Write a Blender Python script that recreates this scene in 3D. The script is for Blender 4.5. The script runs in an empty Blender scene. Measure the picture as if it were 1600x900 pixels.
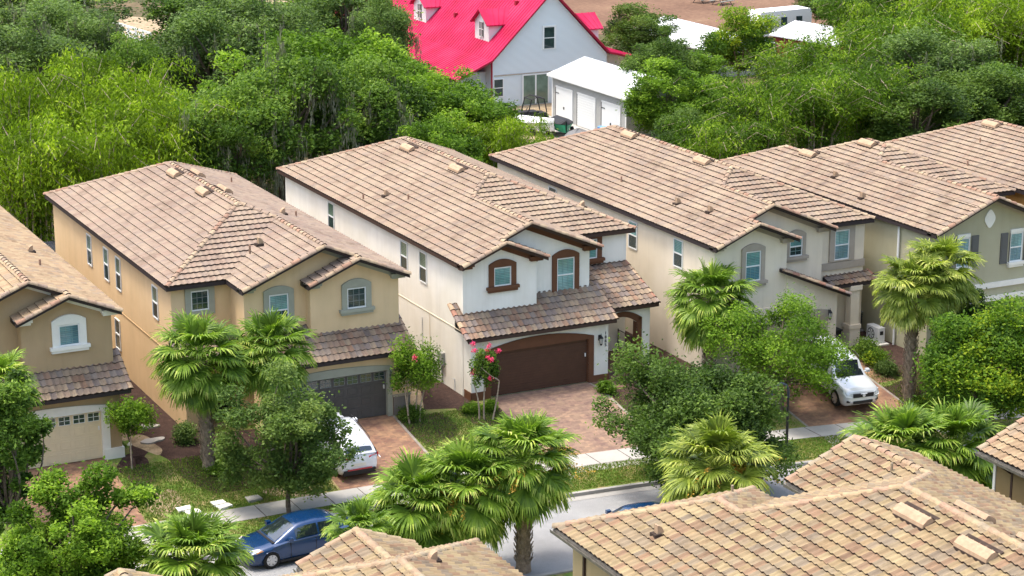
import bpy, bmesh, math, random
import numpy as np
from mathutils import Vector, Matrix
R = math.radians
# ---------------------------------------------------------------- camera, sky, sun, exposure
scene = bpy.context.scene
COL = scene.collection
cd = bpy.data.cameras.new('camera'); cam = bpy.data.objects.new('camera', cd); COL.objects.link(cam)
PITCH, YAW, FPX, HC = R(15.285), R(26.745), 3264.0, 30.0
cd.sensor_width = 36; cd.lens = FPX/1600*36; cd.clip_end = 3000; cd.clip_start = 1
cam.location = (0, 0, HC); cam.rotation_euler = (math.pi/2-PITCH, 0, -YAW)
scene.camera = cam
SUN_EL, SUN_AZ = R(72), R(-62)      # azimuth from +Y towards +X (negative: to the left)
w = bpy.data.worlds.new('World'); scene.world = w; w.use_nodes = True
nt = w.node_tree; sky = nt.nodes.new('ShaderNodeTexSky'); sky.sky_type = 'NISHITA'; sky.sun_disc = False
sky.sun_elevation = SUN_EL; sky.sun_rotation = SUN_AZ; sky.air_density = 1.3; sky.dust_density = 5.0; sky.ozone_density = .6
bg = nt.nodes['Background']; bg.inputs['Strength'].default_value = 0.15; nt.links.new(sky.outputs[0], bg.inputs[0])
sd = bpy.data.lights.new('sun', 'SUN'); so = bpy.data.objects.new('sun', sd); COL.objects.link(so)
sd.energy = 1.1; sd.angle = R(10); sd.color = (1.0, 0.95, 0.87)
sdir = Vector((math.sin(SUN_AZ)*math.cos(SUN_EL), math.cos(SUN_AZ)*math.cos(SUN_EL), math.sin(SUN_EL)))
so.rotation_euler = sdir.to_track_quat('Z', 'Y').to_euler()
scene.view_settings.view_transform = 'Standard'; scene.view_settings.look = 'None'
scene.view_settings.exposure = 1.42; scene.view_settings.gamma = 1.0
scene.render.engine = 'CYCLES'
scene.cycles.max_bounces = 6; scene.cycles.diffuse_bounces = 3; scene.cycles.transparent_max_bounces = 8

# ---------------------------------------------------------------- survey helper: photo measurement -> place
_f = np.array([math.sin(YAW)*math.cos(PITCH), math.cos(YAW)*math.cos(PITCH), -math.sin(PITCH)])
_r = np.array([math.cos(YAW), -math.sin(YAW), 0.]); _u = np.cross(_r, _f); _o = np.array([0, 0, HC])
def ray(px, py): return _f*FPX + _r*(px-800) + _u*(450-py)
def atz(px, py, z): d = ray(px, py); return _o + d*((z-HC)/d[2])
def aty(px, py, y): d = ray(px, py); return _o + d*(y/d[1])
def atx(px, py, x): d = ray(px, py); return _o + d*(x/d[0])

# ---------------------------------------------------------------- mesh helpers
def attach(o, p):
    """parent, keeping coordinates given in world space when the parent Empty stands at its base"""
    o.parent = p
    if p.get('_ws'): o.matrix_parent_inverse = Matrix.Translation(-p.location)
class MB:
    def __init__(s): s.v = []; s.f = []; s.m = []; s.uv = []
    def poly(s, pts, m=0, uv=None):
        b = len(s.v); s.v += [tuple(p) for p in pts]; s.f.append(tuple(range(b, b+len(pts)))); s.m.append(m)
        s.uv.append(uv if uv else [(p[0], p[1]) for p in pts])
    def box(s, x0, x1, y0, y1, z0, z1, m=0, T=None):
        c = [(x, y, z) for z in (z0, z1) for y in (y0, y1) for x in (x0, x1)]
        if T: c = [tuple(T(*p)) for p in c]
        for q in ((0,2,3,1),(4,5,7,6),(0,1,5,4),(2,6,7,3),(0,4,6,2),(1,3,7,5)): s.poly([c[i] for i in q], m)
    def extrude(s, pts, d, m=0):
        """closed prism: outline pts swept by vector d"""
        q = [tuple(Vector(p)+Vector(d)) for p in pts]; n = len(pts)
        s.poly(pts, m); s.poly(q[::-1], m)
        for i in range(n): s.poly([pts[i], q[i], q[(i+1) % n], pts[(i+1) % n]], m)
    def tube(s, path, rad, n=8, m=0, cap=True, tint=None):
        path = [Vector(p) for p in path]; rings = []
        if not hasattr(rad, '__len__'): rad = [rad]*len(path)
        up = Vector((0.13, 0.31, 0.94))
        for i, p in enumerate(path):
            d = (path[min(i+1, len(path)-1)]-path[max(i-1, 0)]).normalized()
            a = d.cross(up if abs(d.dot(up)) < .95 else Vector((1, 0, 0))).normalized(); b = d.cross(a)
            rings.append([p+(a*math.cos(t)+b*math.sin(t))*rad[i] for t in [2*math.pi*k/n for k in range(n)]])
        uv = [(tint, tint)]*4 if tint is not None else None
        for i in range(len(path)-1):
            for k in range(n):
                s.poly([rings[i][k], rings[i][(k+1) % n], rings[i+1][(k+1) % n], rings[i+1][k]], m, uv or [(k/n, i), ((k+1)/n, i), ((k+1)/n, i+1), (k/n, i+1)])
        if cap: s.poly(rings[0][::-1], m, [(0, 0)]*n); s.poly(rings[-1], m, [(0, 0)]*n)
    def arrays(s, V, F, m=0, uv=None):
        b = len(s.v); s.v += [tuple(p) for p in V]
        for i, f in enumerate(F):
            s.f.append(tuple(int(k)+b for k in f)); s.m.append(m if not hasattr(m, '__len__') else int(m[i]))
            s.uv.append(uv[i] if uv is not None else [(0, 0)]*len(f))
    def build(s, name, mats, parent=None, smooth=False, recalc=True):
        me = bpy.data.meshes.new(name); me.from_pydata(s.v, [], s.f)
        if not isinstance(mats, (list, tuple)): mats = [mats]
        for k in mats: me.materials.append(k)
        me.polygons.foreach_set('material_index', s.m)
        l = me.uv_layers.new(name='UVMap'); flat = np.array([c for u in s.uv for c in u], dtype=np.float32).ravel()
        l.data.foreach_set('uv', flat)
        if recalc:
            bm = bmesh.new(); bm.from_mesh(me); bmesh.ops.remove_doubles(bm, verts=bm.verts, dist=1e-4)
            bmesh.ops.recalc_face_normals(bm, faces=bm.faces); bm.to_mesh(me); bm.free()
        if smooth: me.polygons.foreach_set('use_smooth', [True]*len(me.polygons))
        me.update()
        o = bpy.data.objects.new(name, me); COL.objects.link(o)
        if parent: attach(o, parent)
        return o
def np_mesh(name, V, F4, uv, mats, parent=None, smooth=False, mi=None):
    """fast quads-only mesh from arrays; uv per face-corner (n*4,2)"""
    me = bpy.data.meshes.new(name); n = len(F4)
    me.vertices.add(len(V)); me.vertices.foreach_set('co', np.asarray(V, np.float32).ravel())
    me.loops.add(n*4); me.loops.foreach_set('vertex_index', np.asarray(F4, np.int32).ravel())
    me.polygons.add(n); me.polygons.foreach_set('loop_start', np.arange(n, dtype=np.int32)*4)
    try: me.polygons.foreach_set('loop_total', np.full(n, 4, np.int32))
    except Exception: pass
    if mi is not None: me.polygons.foreach_set('material_index', np.asarray(mi, np.int32))
    l = me.uv_layers.new(name='UVMap'); l.data.foreach_set('uv', np.asarray(uv, np.float32).ravel())
    if smooth: me.polygons.foreach_set('use_smooth', [True]*n)
    me.update(calc_edges=True); me.validate()
    for k in (mats if isinstance(mats, (list, tuple)) else [mats]): me.materials.append(k)
    o = bpy.data.objects.new(name, me); COL.objects.link(o)
    if parent: attach(o, parent)
    return o
def empty(name, loc, label=None, cat=None, group=None, rz=0, ws=False):
    o = bpy.data.objects.new(name, None); COL.objects.link(o)
    if ws: o['_ws'] = 1
    o.location = loc; o.rotation_euler = (0, 0, rz)
    o.empty_display_size = .3
    if label: tag(o, label, cat, group)
    return o
def tag(o, label, cat, group=None, kind=None):
    if label: o['label'] = label
    if cat: o['category'] = cat
    if group: o['group'] = group
    if kind: o['kind'] = kind
    return o
def struct(o): o['kind'] = 'structure'; return o

# ---------------------------------------------------------------- materials
def mat(name, rough=.8, spec=.3):
    m = bpy.data.materials.new(name); m.use_nodes = True; t = m.node_tree; b = t.nodes['Principled BSDF']
    b.inputs['Roughness'].default_value = rough; b.inputs['Specular IOR Level'].default_value = spec
    return m, t, b
def N(t, k, **kw):
    n = t.nodes.new(k)
    for a, v in kw.items():
        if a.startswith('i_'):
            key = a[2:]; key = int(key) if key.isdigit() else key.replace('_', ' ')
            n.inputs[key].default_value = v
        else: setattr(n, a, v)
    return n
def ramp(t, stops, interp='LINEAR'):
    n = t.nodes.new('ShaderNodeValToRGB'); n.color_ramp.interpolation = interp; e = n.color_ramp.elements
    while len(e) < len(stops): e.new(.5)
    for i, (p, c) in enumerate(stops): e[i].position = p; e[i].color = (*c, 1)
    return n
def mixc(t, a, b, fac, mode='MIX'):
    n = t.nodes.new('ShaderNodeMix'); n.data_type = 'RGBA'; n.blend_type = mode
    for sock, v in ((n.inputs[0], fac), (n.inputs[6], a), (n.inputs[7], b)):
        if hasattr(v, 'default_value') or hasattr(v, 'is_output'): t.links.new(v, sock)
        else: sock.default_value = v if not hasattr(v, '__len__') else (*v[:3], 1)
    return n.outputs[2]
def bump(t, b, h, strength=.3, dist=.02):
    n = N(t, 'ShaderNodeBump', i_Strength=strength, i_Distance=dist); t.links.new(h, n.inputs['Height']); t.links.new(n.outputs[0], b.inputs['Normal'])
def pos(t): return t.nodes.new('ShaderNodeNewGeometry').outputs['Position']
def noise(t, scale, detail=4, vec=None, rough=.55):
    n = N(t, 'ShaderNodeTexNoise', i_Scale=scale, i_Detail=detail, i_Roughness=rough); t.links.new(vec if vec is not None else pos(t), n.inputs['Vector']); return n.outputs[0]
def plain(name, c, rough=.7, spec=.3, metal=0, var=.0, scale=3):
    m, t, b = mat(name, rough, spec); b.inputs['Metallic'].default_value = metal
    if var:
        r = ramp(t, [(.3, [k*(1-var) for k in c]), (.7, [min(1, k*(1+var)) for k in c])]); t.links.new(noise(t, scale), r.inputs[0]); t.links.new(r.outputs[0], b.inputs['Base Color'])
    else: b.inputs['Base Color'].default_value = (*c, 1)
    return m
def stucco(name, c):
    m, t, b = mat(name, .9, .15)
    sc = N(t, 'ShaderNodeVectorMath', operation='MULTIPLY'); sc.inputs[1].default_value = (1.6, 1.6, .22); t.links.new(pos(t), sc.inputs[0])
    s = noise(t, 1.0, 5, sc.outputs[0], .65)
    r1 = ramp(t, [(.30, [k*.93 for k in c]), (.52, c), (.75, [min(1, k*1.03) for k in c])]); t.links.new(s, r1.inputs[0])
    g = ramp(t, [(.35, (.92, .91, .88)), (.6, (1, 1, 1))]); t.links.new(noise(t, .55, 3), g.inputs[0])
    c3 = mixc(t, r1.outputs[0], g.outputs[0], 1.0, 'MULTIPLY')
    sx = N(t, 'ShaderNodeVectorMath', operation='MULTIPLY'); sx.inputs[1].default_value = (5, 5, .16); t.links.new(pos(t), sx.inputs[0])
    st = ramp(t, [(.60, (1, 1, 1)), (.76, (.80, .78, .74))]); t.links.new(noise(t, 1.0, 4, sx.outputs[0], .5), st.inputs[0])
    c3 = mixc(t, c3, st.outputs[0], .22, 'MULTIPLY'); t.links.new(c3, b.inputs['Base Color'])
    bump(t, b, noise(t, 26, 4), .35, .012)
    return m
def tile_mat(name, pal, tint, tamt=.35, half=.35):
    m, t, b = mat(name, .8, .25)
    uv = t.nodes.new('ShaderNodeUVMap'); fl = N(t, 'ShaderNodeVectorMath', operation='FLOOR'); t.links.new(uv.outputs[0], fl.inputs[0])
    wn = N(t, 'ShaderNodeTexWhiteNoise', noise_dimensions='2D'); t.links.new(fl.outputs[0], wn.inputs['Vector'])
    n = len(pal); r = ramp(t, [(i/n, c) for i, c in enumerate(pal)], 'CONSTANT'); t.links.new(wn.outputs['Value'], r.inputs[0])
    # streaks within each tile
    sc = N(t, 'ShaderNodeVectorMath', operation='MULTIPLY'); sc.inputs[1].default_value = (7, .9, 1); t.links.new(uv.outputs[0], sc.inputs[0])
    st = ramp(t, [(.3, (.80, .78, .76)), (.55, (1, 1, 1)), (.75, (1.12, 1.1, 1.06))]); t.links.new(noise(t, 1.1, 3, sc.outputs[0]), st.inputs[0])
    c = mixc(t, r.outputs[0], st.outputs[0], .8, 'MULTIPLY')
    s2 = N(t, 'ShaderNodeVectorMath', operation='MULTIPLY'); s2.inputs[1].default_value = (2, 1, 1); t.links.new(uv.outputs[0], s2.inputs[0]); f2 = N(t, 'ShaderNodeVectorMath', operation='FLOOR'); t.links.new(s2.outputs[0], f2.inputs[0])
    w2 = N(t, 'ShaderNodeTexWhiteNoise', noise_dimensions='2D'); t.links.new(f2.outputs[0], w2.inputs['Vector']); h2 = ramp(t, [(0, (.74,.73,.74)), (.5, (.98,.98,.97)), (1, (1.12,1.09,1.04))]); t.links.new(w2.outputs['Value'], h2.inputs[0])
    c = mixc(t, c, h2.outputs[0], half, 'MULTIPLY')
    tn = ramp(t, [(.3, tint[0]), (.5, tint[1]), (.72, tint[2])]); t.links.new(noise(t, .28, 4), tn.inputs[0])
    c = mixc(t, c, tn.outputs[0], tamt)
    d = ramp(t, [(.36, (.72, .70, .68)), (.5, (1, 1, 1))]); t.links.new(noise(t, 1.3, 6, None, .7), d.inputs[0])
    c = mixc(t, c, d.outputs[0], .8, 'MULTIPLY')
    e_ = ramp(t, [(.34, (.70, .66, .66)), (.46, (1, 1, 1)), (.66, (1, 1, 1)), (.78, (1.14, 1.12, 1.06))]); t.links.new(noise(t, .55, 7, None, .72), e_.inputs[0])
    c = mixc(t, c, e_.outputs[0], .75, 'MULTIPLY')
    t.links.new(c, b.inputs['Base Color']); bump(t, b, noise(t, 30, 3), .3, .01)
    return m
M = {}
P_STREET = [(0.275,0.205,0.141),(0.244,0.170,0.118),(0.298,0.228,0.157),(0.227,0.170,0.129),(0.263,0.181,0.125),(0.286,0.217,0.141),(0.214,0.170,0.136),(0.275,0.200,0.141),(0.251,0.164,0.113),(0.304,0.240,0.165)]
P_FRONT = [(0.202,0.142,0.102),(0.123,0.101,0.089),(0.223,0.171,0.113),(0.100,0.094,0.102),(0.190,0.101,0.060),(0.235,0.183,0.118),(0.139,0.130,0.124),(0.251,0.201,0.137),(0.167,0.094,0.060),(0.156,0.119,0.095)]
P_NEAR = [(0.264,0.189,0.100),(0.310,0.245,0.131),(0.167,0.139,0.110),(0.230,0.128,0.079),(0.287,0.217,0.116),(0.206,0.167,0.120),(0.316,0.250,0.136),(0.189,0.106,0.068),(0.287,0.211,0.120),(0.247,0.195,0.126)]
M['tile'] = tile_mat('weathered_roof_tile', P_STREET, [(0.215,0.158,0.121),(0.277,0.214,0.160),(0.320,0.257,0.191)], .5)
M['tile_pink'] = tile_mat('pinkish_roof_tile', P_STREET, [(0.221,0.165,0.134),(0.271,0.208,0.164),(0.307,0.244,0.182)], .6)
M['tile_front'] = tile_mat('mottled_roof_tile', P_FRONT, [(.24,.18,.14),(.32,.24,.18),(.38,.30,.22)], .38, .6)
M['tile_near'] = tile_mat('cream_and_rust_roof_tile', P_NEAR, [(0.237,0.168,0.108),(0.296,0.231,0.141),(0.320,0.255,0.169)], .38, .75)
M['tile_near_b'] = tile_mat('tan_roof_tile', [(0.296,0.209,0.125),(0.331,0.244,0.146),(0.249,0.191,0.136),(0.308,0.209,0.125),(0.355,0.267,0.158)], [(0.272,0.186,0.113),(0.326,0.244,0.153),(0.355,0.278,0.175)], .3)
M['vent'] = plain('tan_vent_cowl', (.37,.26,.17), .8, .2, var=.18, scale=6)
M['butt'] = plain('tile_end_shadow_gap', (.052,.038,.031), .9, .1, var=.3)  # dark colour paints the shadow gap at tile ends; also used on vent flashing
def cap_mat(name, pal):
    m, t, b = mat(name, .8, .2)
    uv = t.nodes.new('ShaderNodeUVMap'); wn = N(t, 'ShaderNodeTexWhiteNoise', noise_dimensions='2D')
    fl = N(t, 'ShaderNodeVectorMath', operation='FLOOR'); t.links.new(uv.outputs[0], fl.inputs[0]); t.links.new(fl.outputs[0], wn.inputs['Vector'])
    n = len(pal); r = ramp(t, [(i/n, c) for i, c in enumerate(pal)], 'CONSTANT'); t.links.new(wn.outputs['Value'], r.inputs[0])
    d = ramp(t, [(.35, (.68, .66, .64)), (.58, (1.05, 1.03, 1))]); t.links.new(noise(t, 4, 5, None, .7), d.inputs[0])
    t.links.new(mixc(t, r.outputs[0], d.outputs[0], .8, 'MULTIPLY'), b.inputs['Base Color']); bump(t, b, noise(t, 30, 3), .3, .01)
    return m
M['cap'] = cap_mat('ridge_cap_tile', [(0.346,0.264,0.184),(0.306,0.218,0.157),(0.280,0.212,0.164),(0.373,0.291,0.197),(0.299,0.185,0.131)])
M['cap_front'] = cap_mat('rake_cap_tile', [(0.360,0.261,0.180),(0.270,0.198,0.162),(0.414,0.306,0.207),(0.306,0.162,0.117),(0.378,0.297,0.225),(0.243,0.198,0.180)])
M['cap_near'] = cap_mat('near_ridge_cap_tile', [(0.361,0.273,0.167),(0.327,0.238,0.158),(0.353,0.282,0.177),(0.344,0.229,0.158),(0.310,0.255,0.177)])
M['dark_wood'] = plain('dark_fascia_paint', (.035,.026,.026), .6, .3)
M['brown_fascia'] = plain('brown_fascia_paint', (.055,.032,.024), .6, .3)
M['grey_gutter'] = plain('weathered_gutter', (.17,.155,.13), .5, .4, var=.35, scale=5)
M['st_white'] = stucco('white_stucco', (.84,.82,.75))
M['st_yellow'] = stucco('yellow_ochre_stucco', (.72,.53,.31))
M['st_brown'] = stucco('taupe_brown_stucco', (.45,.325,.19))
M['st_cream'] = stucco('cream_stucco', (.78,.69,.55))
M['st_sage'] = stucco('sage_green_stucco', (.42,.40,.28))
M['st_orange'] = stucco('orange_stucco', (.55,.30,.10))
M['st_near'] = stucco('tan_stucco', (.50,.40,.23))
M['st_olive'] = stucco('olive_brown_stucco', (.26,.19,.095))
M['tr_brown'] = plain('chocolate_trim', (.135,.062,.033), .75, .2, var=.08)
M['tr_green'] = plain('grey_green_trim', (.33,.335,.265), .8, .2, var=.06)
M['tr_white'] = plain('white_trim', (.78,.76,.69), .7, .3, var=.04)
M['tr_taupe'] = plain('taupe_trim', (.38,.33,.27), .8, .2, var=.06)
M['tr_dark'] = plain('slate_trim', (.12,.12,.115), .8, .2)
M['vinyl'] = plain('white_vinyl', (.75,.76,.74), .45, .4)
M['black'] = plain('black_metal', (.012,.012,.014), .45, .4)
M['white_metal'] = plain('white_metal', (.72,.73,.72), .45, .4, var=.05)
def glass(name, c, c2):
    m, t, b = mat(name, .06, .9)
    w_ = N(t, 'ShaderNodeTexWave', bands_direction='Z', i_Scale=4.0, i_Distortion=.4); t.links.new(pos(t), w_.inputs['Vector'])
    r = ramp(t, [(.2, c), (.7, c2)]); t.links.new(w_.outputs[0], r.inputs[0])
    g = ramp(t, [(.35, (.55,.6,.6)), (.6, (1.1,1.1,1.1))]); t.links.new(noise(t, 1.2, 2), g.inputs[0])  # noise patches paint uneven reflections into the pane colour
    t.links.new(mixc(t, r.outputs[0], g.outputs[0], .8, 'MULTIPLY'), b.inputs['Base Color'])
    return m
M['glass_teal'] = glass('window_glass_with_blinds', (.10,.24,.24), (.20,.40,.38))
M['glass_dark'] = glass('dark_window_glass', (.022,.035,.035), (.04,.07,.07))
M['glass_side'] = glass('green_tinted_glass', (.10,.16,.12), (.17,.25,.19))
M['glass_blue'] = glass('blue_window_glass', (.07,.16,.20), (.12,.27,.30))
M['muntin'] = plain('muntin_bar', (.16,.27,.26), .5, .3)
M['muntin_dark'] = plain('dark_muntin_bar', (.20,.22,.21), .5, .3)
M['door_brown'] = plain('brown_garage_door', (.085,.042,.026), .55, .3, var=.08)
M['door_grey'] = plain('charcoal_garage_door', (.085,.080,.074), .55, .3, var=.08)
M['door_cream'] = plain('cream_garage_door', (.72,.60,.40), .55, .3, var=.04)
M['door_taupe'] = plain('taupe_garage_door', (.35,.29,.22), .55, .3, var=.04)
def paver(name, pal, sc=1.0, cen=.55):
    m, t, b = mat(name, .85, .2)
    br = N(t, 'ShaderNodeTexBrick', offset=.5, i_Scale=sc, i_Mortar_Size=.012, i_Bias=0.0, i_Brick_Width=.24, i_Row_Height=.12)
    t.links.new(pos(t), br.inputs['Vector']); br.inputs['Color1'].default_value = (*pal[0], 1); br.inputs['Color2'].default_value = (*pal[1], 1)
    br.inputs['Mortar'].default_value = (.16,.12,.09, 1)
    n1 = ramp(t, [(.40, (0,0,0)), (.60, (1,1,1))]); t.links.new(noise(t, 1.5, 6, None, .75), n1.inputs[0])
    c = mixc(t, br.outputs[0], pal[2], n1.outputs[0])
    fl = N(t, 'ShaderNodeVectorMath', operation='SNAP'); fl.inputs[1].default_value = (.24, .12, 9); t.links.new(pos(t), fl.inputs[0])
    wn = N(t, 'ShaderNodeTexWhiteNoise', noise_dimensions='3D'); t.links.new(fl.outputs[0], wn.inputs['Vector'])
    v = ramp(t, [(0, (.72,.72,.74)), (.6, (1,1,1)), (1, (1.25,1.2,1.1))]); t.links.new(wn.outputs['Value'], v.inputs[0])
    c = mixc(t, c, v.outputs[0], .75, 'MULTIPLY'); t.links.new(c, b.inputs['Base Color']); bump(t, b, br.outputs['Fac'], -.4, .01)
    return m
M['paver'] = paver('tan_and_plum_pavers', [(.225,.145,.115),(.165,.10,.09),(.27,.185,.13)])
M['paver_red'] = paver('brick_red_pavers', [(0.239,0.129,0.088),(0.203,0.100,0.071),(0.300,0.183,0.111)])
M['paver_dark'] = paver('dark_red_pavers', [(.16,.085,.07),(.12,.065,.055),(.2,.12,.09)])
def ground_mat(name, stops, scale, b_=.5, s2=14, stops2=None):
    m, t, b = mat(name, .95, .1); r = ramp(t, stops); t.links.new(noise(t, scale, 7, None, .68), r.inputs[0])
    r2 = ramp(t, stops2 or [(.3, (.62,.62,.62)), (.7, (1.3,1.3,1.3))]); t.links.new(noise(t, s2, 4, None, .7), r2.inputs[0])
    t.links.new(mixc(t, r.outputs[0], r2.outputs[0], .8, 'MULTIPLY'), b.inputs['Base Color']); bump(t, b, noise(t, s2*1.5, 4), b_, .05)
    return m
M['lawn'] = ground_mat('patchy_lawn', [(.34,(.34,.26,.14)),(.46,(.20,.20,.07)),(.56,(.13,.20,.04)),(.75,(.08,.17,.028))], .7)
M['mulch'] = ground_mat('dark_bark_mulch', [(.3,(.040,.026,.022)),(.6,(.075,.046,.038)),(.8,(.16,.11,.085))], 4, .9, 22)
M['sand'] = ground_mat('bare_sandy_soil', [(.3,(.20,.15,.09)),(.55,(.36,.28,.18)),(.75,(.44,.36,.25))], 1.2, .4, 10)
M['earth'] = ground_mat('leaf_litter_ground', [(.3,(.05,.06,.02)),(.5,(.11,.09,.05)),(.7,(.17,.12,.07))], .25, .6, 3)
M['dirt'] = ground_mat('brown_dirt_yard', [(.3,(.13,.075,.05)),(.6,(.19,.115,.075)),(.8,(.28,.2,.12))], .12, .3, 2)
M['pasture'] = ground_mat('bright_green_pasture', [(.3,(.13,.19,.02)),(.7,(.19,.26,.03))], .1, .3, 2)
M['concrete'] = ground_mat('pale_concrete', [(.3,(.33,.32,.29)),(.6,(.40,.385,.355)),(.8,(.45,.435,.41))], .6, .1, 30, [(.2,(.88,.88,.88)),(.8,(1.08,1.08,1.08))])
M['curb'] = ground_mat('grey_curb_concrete', [(.3,(.27,.265,.25)),(.7,(.36,.35,.33))], .8, .1, 30, [(.2,(.85,.85,.85)),(.8,(1.1,1.1,1.1))])
M['asphalt'] = ground_mat('sunbleached_asphalt', [(.25,(.21,.21,.21)),(.5,(.27,.275,.275)),(.75,(.33,.335,.33))], .35, .4, 45, [(.25,(.72,.72,.74)),(.75,(1.2,1.2,1.2))])
M['masonry'] = plain('grey_masonry', (.22,.24,.22), .9, .1, var=.2, scale=1.5)
def leaf_mat(name, cols, tr=.35, rough=.55, spec=.12, hue=None):
    m, t, b = mat(name, rough, spec); uv = t.nodes.new('ShaderNodeUVMap'); sp = t.nodes.new('ShaderNodeSeparateXYZ'); t.links.new(uv.outputs[0], sp.inputs[0])
    n = len(cols); r = ramp(t, [(i/(n-1), c) for i, c in enumerate(cols)]); t.links.new(sp.outputs[0], r.inputs[0])
    v = ramp(t, [(0, (.62,.66,.62)), (.5, (1,1,1)), (1, (1.45,1.35,1.1))]); t.links.new(sp.outputs[1], v.inputs[0])
    c = mixc(t, r.outputs[0], v.outputs[0], 1.0, 'MULTIPLY'); t.links.new(c, b.inputs['Base Color'])
    tl = t.nodes.new('ShaderNodeBsdfTranslucent'); c2 = mixc(t, c, (1.35,1.5,.5), .8, 'MULTIPLY'); t.links.new(c2, tl.inputs[0])
    mx = t.nodes.new('ShaderNodeMixShader'); mx.inputs[0].default_value = tr
    t.links.new(b.outputs[0], mx.inputs[1]); t.links.new(tl.outputs[0], mx.inputs[2]); t.links.new(mx.outputs[0], t.nodes['Material Output'].inputs[0])
    return m
M['lf_oak'] = leaf_mat('live_oak_leaf', [(0.021,0.046,0.008),(0.056,0.112,0.017),(0.118,0.206,0.032),(0.232,0.338,0.062)])
M['lf_dark'] = leaf_mat('dark_oak_leaf', [(0.017,0.034,0.007),(0.041,0.079,0.016),(0.085,0.147,0.028),(0.167,0.253,0.052)])
M['lf_grey'] = leaf_mat('grey_green_leaf', [(0.027,0.050,0.014),(0.063,0.109,0.030),(0.117,0.188,0.052),(0.210,0.306,0.094)])
M['lf_bamboo'] = leaf_mat('bamboo_leaf', [(0.038,0.069,0.005),(0.093,0.160,0.009),(0.186,0.292,0.016),(0.386,0.513,0.040)], .4)
M['lf_yellow'] = leaf_mat('yellow_green_leaf', [(.03,.07,.012),(.055,.12,.016),(.13,.23,.02),(.38,.45,.03)], .4)
M['lf_bamboo_green'] = leaf_mat('green_bamboo_leaf', [(0.020,0.046,0.004),(0.055,0.114,0.009),(0.122,0.218,0.016),(0.285,0.403,0.033)], .4)
M['lf_green'] = leaf_mat('fresh_green_leaf', [(0.027,0.060,0.007),(0.071,0.144,0.014),(0.151,0.263,0.027),(0.298,0.437,0.050)], .4)
M['lf_palm'] = leaf_mat('palm_frond', [(0.038,0.078,0.009),(0.094,0.175,0.020),(0.213,0.330,0.040),(0.680,0.695,0.210)], .35, .45, .25)
M['lf_palm_b'] = leaf_mat('pale_palm_frond', [(0.060,0.096,0.012),(0.143,0.200,0.028),(0.291,0.357,0.062),(0.656,0.654,0.221)], .35, .45, .25)
M['lf_fruit'] = leaf_mat('palm_flower_stalk', [(.35,.20,.03),(.50,.30,.05),(.60,.40,.10)], .2)
M['lf_pink'] = leaf_mat('crape_myrtle_blossom', [(.60,.03,.12),(.75,.06,.20),(.80,.14,.30)], .3)
M['lf_moss'] = leaf_mat('spanish_moss', [(.13,.14,.10),(.19,.20,.15),(.25,.25,.19)], .3)
M['lf_grass'] = leaf_mat('grass_blade', [(.26,.23,.09),(.17,.22,.05),(.10,.20,.03),(.15,.27,.045)], .3)
M['bark'] = ground_mat('grey_brown_bark', [(.3,(.10,.075,.055)),(.7,(.22,.18,.14))], 5, .9, 14)
M['bark_pale'] = ground_mat('pale_smooth_bark', [(.3,(.30,.23,.17)),(.7,(.48,.40,.31))], 5, .4, 14)
M['palm_bark'] = ground_mat('palm_boot_bark', [(.3,(.20,.15,.11)),(.55,(.34,.27,.20)),(.8,(.46,.39,.31))], 5, .8, 16)
M['palm_rust'] = ground_mat('rusty_palm_fibre', [(.3,(.16,.07,.03)),(.7,(.32,.15,.06))], 6, .8, 16)

# ---------------------------------------------------------------- terrain profile (street bends towards the right)
def ys(x):
    x = np.asarray(x, float); d = np.maximum(0, x-28); return 75.9 - np.where(d < 45, .0035*d*d, .0035*45*45+.315*(d-45))
_T = [-400,-22.5,-16.5,-15,-4.12,-4.0,0,5.4,31,40,400]; _Z = [-.82,-.82,-1.02,-1.04,-1.06,-1.0,-.96,-.04,-.04,-1.0,-1.0]
def gz(x, y): return float(np.interp(y-float(ys(x)), _T, _Z))
def strip(name, x0, x1, t0, t1, dz, m, sx=2.0, thick=0):
    """ground sheet between x0..x1 and street offsets t0..t1 (may be functions of x)"""
    b = MB(); xs = np.linspace(x0, x1, max(2, int((x1-x0)/sx)+1))
    def ts(x):
        a = t0(x) if callable(t0) else t0; c = t1(x) if callable(t1) else t1
        return a, c
    a0, c0 = ts(x0); brk = sorted(set([k for k in _T if min(a0, c0)+.01 < k < max(a0, c0)-.01]))
    rows = []
    for x in xs:
        a, c = ts(x); tt = [a]+brk+[c]; rows.append([(x, float(ys(x))+t_, float(np.interp(t_, _T, _Z))+dz) for t_ in tt])
    for i in range(len(rows)-1):
        for k in range(len(rows[0])-1): b.poly([rows[i][k], rows[i+1][k], rows[i+1][k+1], rows[i][k+1]])
    return b.build(name, m)
def patch(name, pts, dz, m, n=10):
    """ground sheet from an outline in plan, draped on the terrain"""
    bm = bmesh.new(); vs = [bm.verts.new((p[0], p[1], 0)) for p in pts]; bm.faces.new(vs)
    for t_ in _T[1:-1]:
        # straight chord of the break line near the patch
        xa = min(p[0] for p in pts)-1; xb = max(p[0] for p in pts)+1
        A = Vector((xa, float(ys(xa))+t_, 0)); B_ = Vector((xb, float(ys(xb))+t_, 0)); d = (B_-A).normalized()
        bmesh.ops.bisect_plane(bm, geom=bm.verts[:]+bm.edges[:]+bm.faces[:], plane_co=A, plane_no=(-d.y, d.x, 0))
    for v in bm.verts: v.co.z = gz(v.co.x, v.co.y)+dz
    bmesh.ops.triangulate(bm, faces=bm.faces[:])
    me = bpy.data.meshes.new(name); bm.to_mesh(me); bm.free(); me.materials.append(m); o = bpy.data.objects.new(name, me); COL.objects.link(o); return o
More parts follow.
